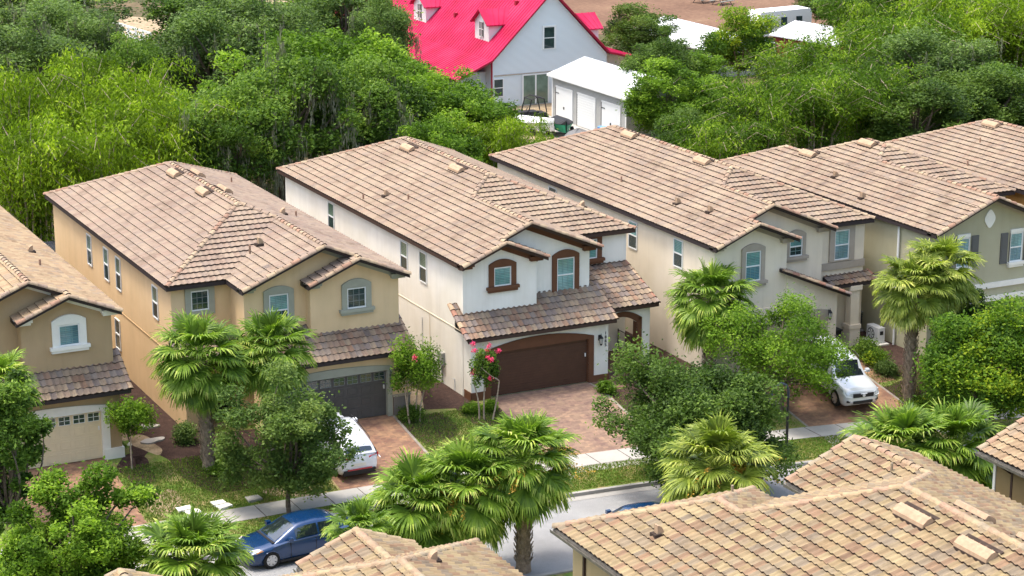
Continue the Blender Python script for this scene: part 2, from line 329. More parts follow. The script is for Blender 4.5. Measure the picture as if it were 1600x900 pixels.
def blob(cx, cy, rx, ry, seed, n=26, amp=.18, rot=0):
    rr = random.Random(seed); ph = [rr.random()*6.28 for _ in range(4)]; out = []
    for k in range(n):
        a = 2*math.pi*k/n; q = 1+amp*(math.sin(2*a+ph[0])+.6*math.sin(3*a+ph[1])+.4*math.sin(5*a+ph[2]))
        x, y = rx*q*math.cos(a), ry*q*math.sin(a); out.append((cx+x*math.cos(rot)-y*math.sin(rot), cy+x*math.sin(rot)+y*math.cos(rot)))
    return out

# ---------------------------------------------------------------- tiled roofs
TW, CH = .27, .38
SL = .415
def tile_patch(pts, seg=4, amp=.032, lift=.07):
    """real tile relief on a convex planar roof polygon; returns V, F, uv, mi"""
    P = np.array(pts, float); n = np.cross(P[1]-P[0], P[2]-P[0]); n /= np.linalg.norm(n)
    if n[2] < 0: n = -n; P = P[::-1]
    e = np.cross((0, 0, 1.), n); e /= np.linalg.norm(e); s = np.cross(n, e)
    if s[2] < 0: s = -s; e = -e
    U, W = P@e, P@s; d0 = P[0]@n
    u0 = math.floor(U.min()/TW)*TW; nu = int(math.ceil((U.max()-u0)/TW))*seg
    v0 = math.floor(W.min()/CH-.001)+0; nv = int(math.ceil(W.max()/CH))-v0
    # course origin: eave line
    org = W.min(); v0 = 0; nv = int(math.ceil((W.max()-org)/CH))
    us = u0+np.arange(nu+1)*TW/seg; h = amp*(.5+.5*np.cos(2*np.pi*us/TW))**1.3
    rs = np.random.RandomState(int(abs(org*37+u0*11)) % 9999)
    bm = bmesh.new(); uvl = bm.loops.layers.uv.new('UVMap')
    A = np.roll(P, -1, 0)-P
    en = np.cross(A, n); en /= np.linalg.norm(en, axis=1)[:, None]     # outward or inward
    cen = P.mean(0); sg = np.sign(((P-cen)*en).sum(1)); en *= sg[:, None]
    def inside(u, v, mrg=.45):
        p = e*u+s*v+n*d0; return ((p-P)*en).sum(1).max() < mrg
    for k in range(nv):
        va, vb = org+k*CH, org+(k+1)*CH
        jit = rs.uniform(-.006, .006, nu//seg+2)
        def row(v, lf):
            out = []
            for i, u in enumerate(us):
                if lf == 0: hh = h[i]*.25
                else: hh = h[i]+lf+jit[i//seg]
                out.append(e*u+s*v+n*(d0+hh))
            return out
        keep = [inside(us[i]+TW/seg/2, (va+vb)/2) for i in range(nu)]
        if not any(keep): continue
        r0 = row(va+.004, -.012); r1 = row(va, lift); r2 = row(vb+.03, .012)
        c0, c1, c2 = {}, {}, {}
        def V(c, r, i):
            if i not in c: c[i] = bm.verts.new(r[i])
            return c[i]
        for i in range(nu):
            if not keep[i]: continue
            f = bm.faces.new((V(c1, r1, i), V(c1, r1, i+1), V(c2, r2, i+1), V(c2, r2, i)))
            ua, ub = us[i]/TW+1e-4, us[i+1]/TW-1e-4
            for lp, q in zip(f.loops, ((ua, k+.02), (ub, k+.02), (ub, k+.97), (ua, k+.97))): lp[uvl].uv = q
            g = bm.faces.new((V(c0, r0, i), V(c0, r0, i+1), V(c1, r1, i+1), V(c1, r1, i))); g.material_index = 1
    for i in range(len(P)):
        g = bm.verts[:]+bm.edges[:]+bm.faces[:]
        bmesh.ops.bisect_plane(bm, geom=g, plane_co=P[i], plane_no=en[i], clear_outer=True)
    return bm
class Roof:
    def __init__(s, mats, cap, seg=4, amp=.032): s.bm = bmesh.new(); s.mats = mats; s.cap = cap; s.seg = seg; s.amp = amp; s.caps = []; s.fb = MB(); s.n = 0
    def slope(s, pts, th=.17, lift=.075):
        t = tile_patch(pts, s.seg, s.amp, lift); me = bpy.data.meshes.new('tmp'); t.to_mesh(me); t.free(); s.bm.from_mesh(me); bpy.data.meshes.remove(me)
        P = [Vector(p) for p in pts]
        if (P[1]-P[0]).cross(P[2]-P[0]).z < 0: P = P[::-1]
        top = [p-Vector((0, 0, .012)) for p in P]
        s.fb.extrude(top, (0, 0, -th))
    def ridge(s, a, b, r=.125, seglen=.38, lift=.03, flip=False):
        a, b = Vector(a), Vector(b)
        if flip: a, b = b, a
        if a.z > b.z+.01: a, b = b, a          # overlaps look downhill: wide end low
        cm = MB(); s.caps.append(cm); L = (b-a).length; n = max(1, int(L/seglen)); d = (b-a)/n; dn = d.normalized()
        side = dn.cross(Vector((0, 0, 1))).normalized(); up = side.cross(dn)
        for i in range(n):
            s.n += 1
            p0 = a+d*i+up*(lift+.02); p1 = a+d*(i+1)+dn*.05+up*lift
            R0 = r*1.08; R1 = r*.88; K = 7
            q0 = [p0+side*math.cos(math.pi*k/K)*R0+up*(math.sin(math.pi*k/K)*R0*.85-.03) for k in range(K+1)]
            q1 = [p1+side*math.cos(math.pi*k/K)*R1+up*(math.sin(math.pi*k/K)*R1*.85-.03) for k in range(K+1)]
            u = [(s.n*1.37+.3, .5+i)]*4
            for k in range(K): cm.poly([q0[k], q0[k+1], q1[k+1], q1[k]], 0, u)
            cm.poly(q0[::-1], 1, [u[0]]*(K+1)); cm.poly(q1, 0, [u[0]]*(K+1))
    def build(s, name, parent, fascia):
        me = bpy.data.meshes.new(name); s.bm.to_mesh(me); s.bm.free()
        for m in s.mats: me.materials.append(m)
        o = bpy.data.objects.new(name, me); COL.objects.link(o); attach(o, parent)
        s.fb.build('fascia', fascia, o, recalc=False)
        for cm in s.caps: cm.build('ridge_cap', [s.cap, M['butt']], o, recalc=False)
        return o

# ---------------------------------------------------------------- building pieces
def frame_T(x, y, z, side):
    """local (a across, b outwards, c up) -> world"""
    if side == 'front': return lambda a, b, c: (x+a, y-b, z+c)
    if side == 'left': return lambda a, b, c: (x-b, y-a, z+c)
    if side == 'back': return lambda a, b, c: (x-a, y+b, z+c)
def arch_pts(T, x0, x1, zlo, zs, zt, b, n=12):
    """outline: flat bottom at zlo, sides to zs, arch to zt"""
    pts = [T(x0, b, zlo), T(x1, b, zlo)]
    for k in range(n+1):
        a = x1+(x0-x1)*k/n; q = (2*k/n-1); pts.append(T(a, b, zs+(zt-zs)*(1-q*q)))
    return pts
def window(parent, x, y, z, w_, h, side='front', pane='glass_teal', trim=None, tw=.2, arch=0, sill=None, muntin=(3, 2), rows=2, low=None, munt='muntin', label=None, shutters=None, head=None, base=None):
    """x,y,z = lower-left corner of the glazed unit on the wall plane"""
    T = frame_T(x, y, z, side); b = MB(); f = .055
    for q in ((0, w_, 0, f), (0, w_, h-f, h), (0, f, f, h-f), (w_-f, w_, f, h-f)): b.box(q[0], q[1], 0.0, .05, q[2], q[3], T=T)
    if rows == 2: b.box(f, w_-f, 0.0, .05, h/2-.03, h/2+.03, T=T)
    wo = b.build('window', M['vinyl'], parent)
    if label: wo['label'] = label
    zs = [(f, h/2-.03), (h/2+.03, h-f)] if rows == 2 else [(f, h-f)]
    for i, (a, c) in enumerate(zs):
        g = MB(); g.box(f, w_-f, .004, .02, a, c, T=T)
        g.build('pane', M[low] if (low and i == 0) else M[pane], wo)
    if muntin:
        g = MB()
        for (a, c) in zs:
            for k in range(1, muntin[0]): g.box(f+(w_-2*f)*k/muntin[0]-.012, f+(w_-2*f)*k/muntin[0]+.012, .02, .028, a, c, T=T)
            for k in range(1, muntin[1]): g.box(f, w_-f, .028, .034, a+(c-a)*k/muntin[1]-.012, a+(c-a)*k/muntin[1]+.012, T=T)
        g.build('muntin', M[munt], wo)
    if trim:
        g = MB(); lo = -base if base else 0
        g.box(-tw, 0, 0, .09, lo, h+.02, T=T); g.box(w_, w_+tw, 0, .09, lo, h+.02, T=T)
        if lo: g.box(0, w_, 0, .088, lo, 0, T=T)
        pts = arch_pts(T, -tw, w_+tw, h+.02, h+(head or tw*.7), h+(head or tw*.7)+arch, 0)
        d = Vector(T(0, .092, 0))-Vector(T(0, 0, 0)); g.extrude(pts, d)
        g.build('trim', M[trim], wo)
    if sill:
        g = MB(); z0 = -(base or 0)
        g.box(-tw-.12, w_+tw+.12, 0, .2, z0-.14, z0, T=T); g.box(-tw-.06, w_+tw+.06, 0, .14, z0-.26, z0-.14, T=T)
        g.build('sill', M[sill], wo)
    if shutters:
        for a in (-.56, w_+.13):
            g = MB(); g.box(a, a+.43, 0, .05, -.05, h+.05, T=T)
            for c in (0.1, h/2+.06): g.box(a+.06, a+.37, .05, .065, c, c+h/2-.16, T=T)
            g.build('shutter', M[shutters], wo)
    return wo
def garage_door(parent, x0, x1, y, h, m, style):
    b = MB(); b.box(x0, x1, y, y+.06, 0, h)
    if style == 'plank':
        k = 0; z = .02
        while z < h-.05: b.box(x0+.01, x1-.01, y-.012, y, z, min(z+.105, h-.01)); z += .13
    else:
        nr, nc = 4, 8; ph = h/nr; pw = (x1-x0)/nc
        for r_ in range(nr):
            b.box(x0+.005, x1-.005, y-.01, y, r_*ph+.008, (r_+1)*ph-.012)
            if style == 'windowed' and r_ == nr-1: continue
            for c in range(nc):
                xa = x0+c*pw+.09; xb = x0+(c+1)*pw-.09
                for q in ((xa, xb, r_*ph+.10, r_*ph+.115), (xa, xb, (r_+1)*ph-.125, (r_+1)*ph-.11), (xa, xa+.015, r_*ph+.115, (r_+1)*ph-.125), (xb-.015, xb, r_*ph+.115, (r_+1)*ph-.125)):
                    b.box(q[0], q[1], y-.022, y-.01, q[2], q[3])
    o = b.build('garage_door', m, parent)
    if style == 'windowed':
        nc = 8; pw = (x1-x0)/nc; ph = h/4
        for c in range(nc):
            xa, xb = x0+c*pw+.08, x0+(c+1)*pw-.08; za, zb = 3*ph+.09, 4*ph-.1
            g = MB(); g.box(xa, xb, y-.018, y-.012, za, zb); wo = g.build('window', M['glass_dark'], o)
            g = MB()
            for q in ((xa-.02, xb+.02, za-.02, za), (xa-.02, xb+.02, zb, zb+.02), (xa-.02, xa, za, zb), (xb, xb+.02, za, zb), ((xa+xb)/2-.012, (xa+xb)/2+.012, za, zb), (xa, xb, (za+zb)/2-.01, (za+zb)/2+.01)):
                g.box(q[0], q[1], y-.03, y-.018, q[2], q[3])
            g.build('frame', M['vinyl'] if m != M['door_grey'] else M['muntin_dark'], wo)
    g = MB(); g.box(x1-.13, x1-.08, y-.06, y-.01, 1.25, 1.42); g.build('handle', M['white_metal'], o)
    return o
def lantern(parent, x, y, z, lit=False, side='front'):
    T = frame_T(x, y, z, side); b = MB(); b.box(-.06, .06, 0, .03, -.12, .14, T=T); b.tube([T(0, .03, .08), T(0, .12, .14), T(0, .18, .10)], .013, 6)
    c = T(0, .18, 0)
    for k in range(6):
        a, a2 = k*math.pi/3, (k+1)*math.pi/3
        p = lambda r, zz, an: (c[0]+r*math.cos(an), c[1]+r*math.sin(an), c[2]+zz)
        b.poly([p(.12, .02, a), p(.12, .02, a2), p(.02, .16, a2), p(.02, .16, a)]); b.tube([p(.10, .02, a), p(.065, -.26, a)], .009, 4)
        b.poly([p(.075, -.26, a), p(.075, -.26, a2), p(.02, -.34, a2), p(.02, -.34, a)])
    b.tube([(c[0], c[1], c[2]+.15), (c[0], c[1], c[2]+.26)], [.02, .005], 6)
    o = b.build('wall_lantern', M['black'], parent)
    g = MB(); g.tube([(c[0], c[1], c[2]-.24), (c[0], c[1], c[2]-.1), (c[0], c[1], c[2]+.01)], [.05, .075, .07], 8); g.build('glass', M['lamp_glass'], o)
    return o
M['lamp_glass'] = plain('frosted_lamp_glass', (.55,.55,.5), .2, .5)
def digits(parent, txt, x, y, z, size, m, step=.2):
    vs = []
    b = None
    me_all = bpy.data.meshes.new('house_number'); bm = bmesh.new()
    for i, ch in enumerate(txt):
        cu = bpy.data.curves.new('t', 'FONT'); cu.body = ch; cu.size = size; cu.extrude = .012; cu.align_x = 'CENTER'
        o = bpy.data.objects.new('t', cu); me = bpy.data.meshes.new_from_object(o)
        me.transform(Matrix.Translation((x, y-.015, z-i*step)) @ Matrix.Rotation(math.pi/2, 4, 'X')); bm.from_mesh(me)
        bpy.data.objects.remove(o); bpy.data.meshes.remove(me); bpy.data.curves.remove(cu)
    bm.to_mesh(me_all); bm.free(); me_all.materials.append(m); o = bpy.data.objects.new('house_number', me_all); COL.objects.link(o); attach(o, parent); return o
def slope_vent(parent, x, y, z, side=-1, ln=1.2, m=None):
    """low tile coloured hood vent; side -1: on a slope facing -X (slope rises to +X)"""
    b = MB(); g = side*-1
    def P(dx, dy, h): return (x+g*dx*.9, y+dy, z+SL*dx*.9+h*.9+.09)
    prof = [(-.22, .03), (-.20, .15), (-.03, .22), (.12, .20), (.26, .0)]
    L = ln/2
    for i in range(len(prof)-1):
        a, c = prof[i], prof[i+1]; b.poly([P(a[0], -L, a[1]), P(a[0], L, a[1]), P(c[0], L, c[1]), P(c[0], -L, c[1])], 0, [(1.3, .5)]*4)
    for e in (-L, L): b.poly([P(p[0], e, p[1]) for p in prof]+[P(.2, e, .02), P(-.16, e, .02)], 0, [(1.3, .5)]*7)
    o = b.build('roof_vent', m or M['vent'], parent, recalc=False)
    q = MB(); q.box(0, 1, 0, 1, 0, 1, T=lambda a, c, d: P(-.235+a*.2, -L+.04+c*(ln-.08), -.06+d*.10)); q.build('opening', M['butt'], o)  # dark box stands in for the shade under the hood
    q = MB(); q.box(0, 1, 0, 1, 0, 1, T=lambda a, c, d: P(.28+a*.12, -L-.05+c*(ln+.1), .0+d*.05)); q.build('flashing', M['butt'], o)
    return o
def pipe_vent(parent, x, y, z, side=-1, r=.1, h=.28, m=None):
    b = MB(); n = 8
    # cowl: quarter-round tile hood facing downhill
    g = side
    prof = []
    for k in range(7):
        a = math.pi*.5*k/6; prof.append((math.sin(a)*.26-.06, math.cos(a)*.3))
    for k in range(6):
        p, q = prof[k], prof[k+1]
        b.poly([(x-g*p[0]*.9, y-r, z+p[1]), (x-g*p[0]*.9, y+r, z+p[1]), (x-g*q[0]*.9, y+r, z+q[1]), (x-g*q[0]*.9, y-r, z+q[1])], 0, [(2.2, 3.5)]*4)
    for e in (-r, r): b.poly([(x-g*p[0]*.9, y+e, z+p[1]) for p in prof]+[(x+g*.055, y+e, z-.05)], 0, [(2.2, 3.5)]*8)
    b.poly([(x+g*.05, y-r, z-.05), (x+g*.05, y+r, z-.05), (x+g*.05, y+r, z+.3), (x+g*.05, y-r, z+.3)], 0, [(2.2, 3.5)]*4)
    o = b.build('pipe_vent', m or M['vent'], parent, recalc=False)
    q = MB(); q.box(x-.17, x+.17, y-.16, y+.16, z-.09, z+.03); q.build('flashing', M['butt'], o)
    return o
# ================================================================ GROUND
big = MB()
gx = np.concatenate([np.linspace(-300, 0, 4), np.arange(4, 130, 3.0), np.linspace(140, 600, 8)])
tv = [-400, -60, -22.5, -16.5, -15, -4.12, -4.0, 0, 5.4, 18, 31, 40, 60, 100, 200, 400, 900]
zz = [float(np.interp(t_, _T, _Z))-.02-(.08 if t_ < -4 and t_ > -23 else 0) for t_ in tv]
for i in range(len(gx)-1):
    for k in range(len(tv)-1):
        q = [(gx[a], float(ys(gx[a]))+tv[c], zz[c]) for a, c in ((i, k), (i+1, k), (i+1, k+1), (i, k+1))]; big.poly(q)
struct(big.build('ground', M['earth']))
XA, XB = -5, 92
struct(strip('road', XA, XB, -11.3, -4.16, -.08, M['asphalt']))
def curb(name, t0, t1):
    b = MB(); xs = np.arange(XA, XB, 1.5)
    for i in range(len(xs)-1):
        for (a, c, z0, z1) in ((t0, t0, -1.2, -.985), (t0, t1, -.985, -.985), (t1, t1, -.985, -1.2)):
            b.poly([(xs[i], float(ys(xs[i]))+a, z0), (xs[i+1], float(ys(xs[i+1]))+a, z0), (xs[i+1], float(ys(xs[i+1]))+c, z1), (xs[i], float(ys(xs[i]))+c, z1)])
    return struct(b.build(name, M['curb'], recalc=False))
curb('kerb_near_houses', -4.2, -4.02); curb('kerb_far_side', -11.5, -11.3)
struct(strip('gutter_pan', XA, XB, -4.65, -4.19, -.07, M['curb']))
struct(strip('front_lawn', XA, XB, 0, 7.5, .004, M['lawn']))
struct(strip('verge_lawn', XA, XB, -4.0, -1.35, .004, M['lawn']))
struct(strip('side_yard_soil', XA, XB, 7.5, 33, .004, M['sand']))
struct(strip('sidewalk', XA, XB, -1.35, 0, .016, M['concrete']))
struct(strip('far_side_lawn', XA, XB, -22, -11.5, .002, M['lawn']))
struct(strip('far_side_sidewalk', XA, XB, -15, -13.7, .016, M['concrete']))
jb = MB()
for x in np.arange(XA, XB, 1.5):
    y = float(ys(x)); jb.box(x-.012, x+.012, y-1.35, y, -.945, -.9405)
jb.build('sidewalk_joints', M['mulch']); struct(bpy.data.objects['sidewalk_joints'])
# driveways, aprons
M['edging'] = ground_mat('worn_concrete_edging', [(.3,(.20,.17,.14)),(.7,(.34,.31,.27))], 2, .2, 18)
def drive(name, x0, x1, yg, m, ap=.9, apron=True):
    edges = () if 'brown' in name else (x1,) if 'yellow' in name or 'white' in name else (x0, x1)
    o = patch(name, [(x0, float(ys(x0))+.0), (x1, float(ys(x1))), (x1, yg), (x0, yg)], .014, m); struct(o)
    b = MB()
    for xe in edges:      # concrete edging strips
        e = patch('driveway_edging', [(xe-.06, float(ys(xe))), (xe+.06, float(ys(xe))), (xe+.06, yg), (xe-.06, yg)], .022, M['edging']); struct(e)
    if apron:
        a = patch('driveway_apron', [(x0-ap, float(ys(x0))-4.02), (x1+ap, float(ys(x1))-4.02), (x1+.1, float(ys(x1))-1.35), (x0-.1, float(ys(x0))-1.35)], .012, M['concrete']); struct(a)
drive('driveway_brown_house', 17.3, 22.0, 81.75, M['paver_red'])
drive('driveway_yellow_house', 30.3, 35.0, 81.55, M['paver_red'])
drive('driveway_white_house', 39.85, 45.1, 81.6, M['paver'])
drive('driveway_cream_house', 52.2, 57.7, 80.1, M['paver_red'])
drive('driveway_sage_house', 63.5, 68.5, 77.6, M['paver_red'])
struct(patch('entry_walk_white_house', [(45.2, 80.2), (46.3, 80.2), (46.3, 82.0), (45.2, 82.0)], .03, M['paver_dark']))
struct(patch('entry_walk_cream_house', [(57.8, 76.2), (58.8, 76.2), (58.9, 81.3), (57.8, 81.3)], .018, M['paver_red']))
# planting beds
def bed(cx, cy, rx, ry, seed, rot=0, m='mulch', dz=.012, name='mulch_bed'): return struct(patch(name, blob(cx, cy, rx, ry, seed, rot=rot), dz, M[m]))
struct(patch('mulch_bed', [(22.9,80.3),(22.95,84),(24,90),(25.9,97),(26.1,104),(26.1,86),(26.3,84.8),(27.2,82.5),(28.5,82.2),(29.7,81.2),(29.9,79.4),(28.6,77.9),(26.8,77.2),(25.3,77.3),(24.6,78.6),(24.7,80.4),(24.6,82.4),(23.9,83.4)][:1]+[(23.0,80.6),(24.4,88),(25.3,96),(26.2,96),(26.3,84.8),(27.2,82.6),(29.4,82.2),(29.9,80.8),(29.9,79.2),(28.6,77.9),(26.8,77.2),(25.3,77.3),(24.5,78.8),(24.4,80.6),(23.9,81.6)], .012, M['mulch']))
bed(22.9, 80.2, .75, 1.3, 5, -.2); bed(36.0, 79.8, 1.1, 1.7, 7, -.2); bed(38.9, 79.9, 1.0, 1.5, 9)
struct(patch('mulch_bed', [(36.6,81.4),(38.0,80.9),(38.99,81.3),(38.99,95),(37.4,95),(37.2,88),(37.6,84)], .011, M['mulch']))
struct(patch('mulch_bed', [(45.2,80.1),(45.2,78.0),(46.8,77.6),(49.6,79.0),(50.9,80.2),(50.9,92),(49.1,92),(49.1,82.1),(48.4,81.6),(46.4,81.9),(46.4,80.1)], .011, M['mulch']))
struct(patch('mulch_bed', [(57.9,81.2),(58.9,79.4),(58.9,76.6),(60.2,75.6),(62.6,76.0),(62.6,84),(60.3,84),(60.3,81.2)], .012, M['mulch']))
bed(59.3, 74.9, 2.2, 1.3, 14, -.25); bed(24.1, 74.0, .4, .4, 3, m='sand', name='bare_patch')
bed(37.0, 83.5, .8, 2.4, 21, m='sand', dz=.009, name='sandy_patch'); bed(24.0, 82.6, .5, 1.3, 23, .2, m='sand', dz=.014, name='sandy_patch'); bed(28.6, 76.6, 1.5, .55, 24, m='sand', dz=.008, name='sandy_patch')
bed(23.1, 77.3, .7, 1.1, 28, m='sand', dz=.008, name='sandy_patch')
# land behind the houses
struct(patch('farm_gravel_yard', blob(84, 146, 13, 15, 31), .01, M['sand']))
struct(patch('brown_dirt_yard', blob(122, 196, 30, 24, 33), .01, M['dirt']))
struct(patch('pasture', blob(52, 236, 9, 9, 35), .02, M['pasture']))
struct(patch('sandy_track', blob(63, 205, 4.5, 20, 36, rot=.2), .03, M['sand']))
struct(patch('sandy_clearing', blob(82, 205, 11, 16, 38), .015, M['sand']))
struct(patch('pasture', blob(72, 240, 8, 10, 39), .03, M['pasture']))

# ================================================================ STREET HOUSES
class House:
    def __init__(h, label, xl, L, y0, D, p, q, g, k, mirror, wall, fascia, tile='tile', ze=6.25, bw=0, be=0):
        h.__dict__.update(locals()); h.root = empty('two_storey_house', (xl+L/2, y0+D/2, 0), label, 'house', ws=True)
        h.X = (lambda l: xl+L-l) if mirror else (lambda l: xl+l)
        P = h.P = lambda l, y, e: (h.X(l), y, ze+SL*e)
        yA, yS, yB, H = y0-p, y0-p-q, y0+D, L/2; h.yA, h.yS, h.yB = yA, yS, yB
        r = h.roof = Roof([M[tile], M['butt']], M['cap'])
        g2, k2 = g/2, k/2
        if be:
            b2 = bw/2; yW = yB+be
            r.slope([P(0,yW,0), P(0,yA,0), P(b2,yA,b2), P(b2,yW-b2,b2)])
            r.slope([P(b2,yA,b2), P(g2,yA,g2), P(g2,yB-g2,g2), P(b2,yB-b2,b2)])
            r.slope([P(bw,yW,0), P(0,yW,0), P(b2,yW-b2,b2)]); r.slope([P(bw,yB,0), P(bw,yW,0), P(b2,yW-b2,b2), P(b2,yB-b2,b2)])
            r.slope([P(L,yB,0), P(bw,yB,0), P(b2,yB-b2,b2), P(H,yB-H,H)])
            r.ridge(P(0,yW,0), P(b2,yW-b2,b2)); r.ridge(P(bw,yW,0), P(b2,yW-b2,b2)); r.ridge(P(b2,yW-b2,b2), P(b2,yB-b2,b2)); r.ridge(P(b2,yB-b2,b2), P(H,yB-H,H))
        else:
            r.slope([P(0,yB,0), P(0,yA,0), P(g2,yA,g2), P(g2,yB-g2,g2)]); r.slope([P(L,yB,0), P(0,yB,0), P(H,yB-H,H)]); r.ridge(P(0,yB,0), P(H,yB-H,H))
        r.slope([P(g2,y0+g2,g2), P(H,y0+H,H), P(H,yB-H,H), P(g2,yB-g2,g2)])
        r.slope([P(g2,yA,g2), P(g,yA,0), P(g,y0,0), P(g2,y0+g2,g2)])
        r.slope([P(g,y0,0), P(L,y0,0), P(H,y0+H,H), P(g2,y0+g2,g2)])
        r.slope([P(L,y0,0), P(L,yB,0), P(H,yB-H,H), P(H,y0+H,H)])
        if k:
            r.slope([P(0,yA,0), P(0,yS,0), P(k2,yS,k2), P(k2,yA,k2)]); r.slope([P(k2,yS,k2), P(k,yS,0), P(k,yA+.5,0), P(k2,yA+.5,k2)])
            r.ridge(P(k2,yS,k2), P(k2,yA+.3,k2)); r.ridge(P(0,yS,0), P(k2,yS,k2), .14, lift=.0); r.ridge(P(k,yS,0), P(k2,yS,k2), .14, lift=.0)
        r.ridge(P(H,y0+H,H), P(H,yB-H,H)); r.ridge(P(L,yB,0), P(H,yB-H,H)); r.ridge(P(L,y0,0), P(H,y0+H,H)); r.ridge(P(g2,y0+g2,g2), P(H,y0+H,H))
        r.ridge(P(g2,yA,g2), P(g2,y0+g2,g2)); r.ridge(P(g,yA,0), P(g2,yA,g2), .14, lift=.0); r.ridge(P(k2,yA,k2) if k else P(0,yA,0), P(g2,yA,g2), .14, lift=.0)
        r.build('roof', h.root, fascia)
        # walls
        b = h.wb = MB(); o = .3; z0 = -.5
        def zt(l): return ze+SL*l-.1
        def pent(a, c, pk, yf, yb):
            pts = [(h.X(a), yf, z0), (h.X(a), yf, zt(a)), (h.X(pk), yf, zt(pk)), (h.X(c), yf, zt(a)), (h.X(c), yf, z0)]; b.extrude(pts, (0, yb-yf, 0))
        yw2 = h.yw2 = yA+.68; yw1 = h.yw1 = yS+.62; h.yw3 = y0+.37
        if k: pent(o, k-o, k2, yw1, yw2)
        pent(o, g-o, g2, yw2, h.yw3)
        xa, xb = sorted((h.X(o), h.X(L-o))); b.box(xa, xb, h.yw3, yB-.4, z0, ze-.03)
        if be:
            xa, xb = sorted((h.X(o), h.X(bw-o))); b.box(xa, xb, yB-.4, yB+be-.4, z0, ze-.03)
    def finish(h): h.wo = h.wb.build('wall', M[h.wall], h.root); return h.wo
    def frieze(h, m, a, c, pk, y, wd=.26, thick=.09, flip=True):
        """painted band under the rake of a gable; a..c local extents, pk peak"""
        b = MB(); zt = lambda l: h.ze+SL*l-.19
        for (l0, l1) in ((a, pk), (c, pk)):
            z0_, z1_ = zt(min(a, a)), zt(pk)
            za = zt(a)
            b.extrude([(h.X(l0), y-thick, za), (h.X(l0), y-thick, za-wd), (h.X(l1), y-thick, z1_-wd), (h.X(l1), y-thick, z1_)], (0, thick-.004, 0))
        return b.build('frieze_board', m, h.root)
    def returns(h, m, ls, y, w_=.75):
        for l, s in ls:
            b = MB(); x0 = h.X(l); x1 = h.X(l+s*w_); xa, xb = sorted((x0, x1)); b.box(xa, xb, y-.32, y+.0-.003, h.ze-.13, h.ze+.0); b.box(xa+.06, xb-.06, y-.22, y-.003, h.ze-.25, h.ze-.13); b.build('cornice_return', m, h.root)
    def vents(h, lst):
        for kind, l, y in lst:
            H = h.L/2; left = l < H; e = l if left else h.L-l; z = h.ze+SL*e; x = h.X(l); side = -1 if (left != h.mirror) else 1
            if kind == 'v': slope_vent(h.root, x, y, z, side)
            elif kind == 'p': pipe_vent(h.root, x, y, z+.08, side)
            else:
                q = MB(); q.tube([(x, y, z-.05), (x, y, z+.32)], .045, 8); q.build('pipe_vent', M['cap'], h.root)
def skirt(h, x0, x1, ye, ze_, yt, sl=.6, left_cap=True, right_cap=True, tile='tile_front', name='skirt_roof'):
    r = Roof([M[tile], M['butt']], M['cap_front'], seg=5, amp=.055); zt = ze_+sl*(yt-ye)
    r.slope([(x0, ye, ze_), (x1, ye, ze_), (x1, yt, zt), (x0, yt, zt)], th=.15, lift=.05)
    if left_cap: r.ridge((x0+.02, ye, ze_), (x0+.02, yt, zt), .13, .33, lift=.0)
    if right_cap: r.ridge((x1-.02, ye, ze_), (x1-.02, yt, zt), .13, .33, lift=.0)
    return r.build(name, h.root, h.fascia)
def garage_front(h, xa, xb, y, yb, dx0, dx1, zt=2.98, dh=2.13, lintel='arch', trim=None, side=None, rise=.25, tw=.2, band=.32):
    """ground floor block with a garage opening dx0..dx1"""
    b = h.wb; b.box(xa, dx0, y, yb, -.5, zt); b.box(dx1, xb, y, yb, -.5, zt); b.box(dx0, dx1, y, yb, dh, zt)
    b.box(dx0, dx1, y+.2, yb, -.5, dh)
    if trim:
        t = MB(); T = frame_T(0, y, 0, 'front')
        t.box(dx0-tw, dx0, y-.05, y-.002, -.3, dh); t.box(dx1, dx1+tw, y-.05, y-.002, -.3, dh)
        t.extrude(arch_pts(T, dx0-tw, dx1+tw, dh, dh+band-.08, dh+band+rise, .002), (0, -.05, 0)); 
        t.box(dx0-.02, dx0+.02, y, y+.17, 0, dh); t.box(dx1-.02, dx1+.02, y, y+.17, 0, dh)
        t.build('garage_surround', M[trim], h.root)

# ---- white house
h = House('white two-storey house with chocolate brown garage door and brown arched window trim', 38.7, 10.6, 84.6, 20.6, 2.35, .55, 7.45, 4.35, False, 'st_white', M['brown_fascia'])
garage_front(h, 39.0, 46.1, 81.49, 82.36, 39.97, 45.06, trim='tr_brown', rise=.30, band=.22, tw=.26)
h.wb.box(46.1, 46.12, 82.0, 82.9, 0, 2.9)
garage_door(h.root, 39.99, 45.04, 81.63, 2.12, M['door_brown'], 'plank')
skirt(h, 38.62, 46.28, 81.0, 3.03, 82.97)
b = MB(); b.box(39.0, 46.1, 82.4, 83.2, 2.9, 3.6); b.build('skirt_backing', M['st_white'], h.root)
# porch
h.wb.box(48.0, 48.7, 82.1, 82.45, 0, 3.1); h.wb.box(46.14, 48.0, 82.1, 82.42, 2.75, 3.1)
h.wb.box(48.45, 48.7, 82.45, 84.97, 2.6, 3.3)
b = MB(); T = frame_T(0, 82.1, 0, 'front'); n = 14; x0, x1 = 46.14, 48.0
outer = [T(x0+(x1-x0+.24)*k/n-.0, 0, 2.62+.38*(1-(2*k/n-1)**2)) for k in range(n+1)]; inner = [T(x0+.0+(x1-x0)*k/n, 0, 2.38+.38*(1-(2*k/n-1)**2)) for k in range(n+1)]
for k in range(n): b.extrude([outer[k], outer[k+1], inner[k+1], inner[k]], (0, -.05, 0))
b.box(48.0, 48.24, 82.05, 82.098, .15, 2.62); b.box(47.98, 48.0, 82.1, 82.45, .15, 2.4)
b.build('porch_arch_trim', M['tr_brown'], h.root)
b = MB()
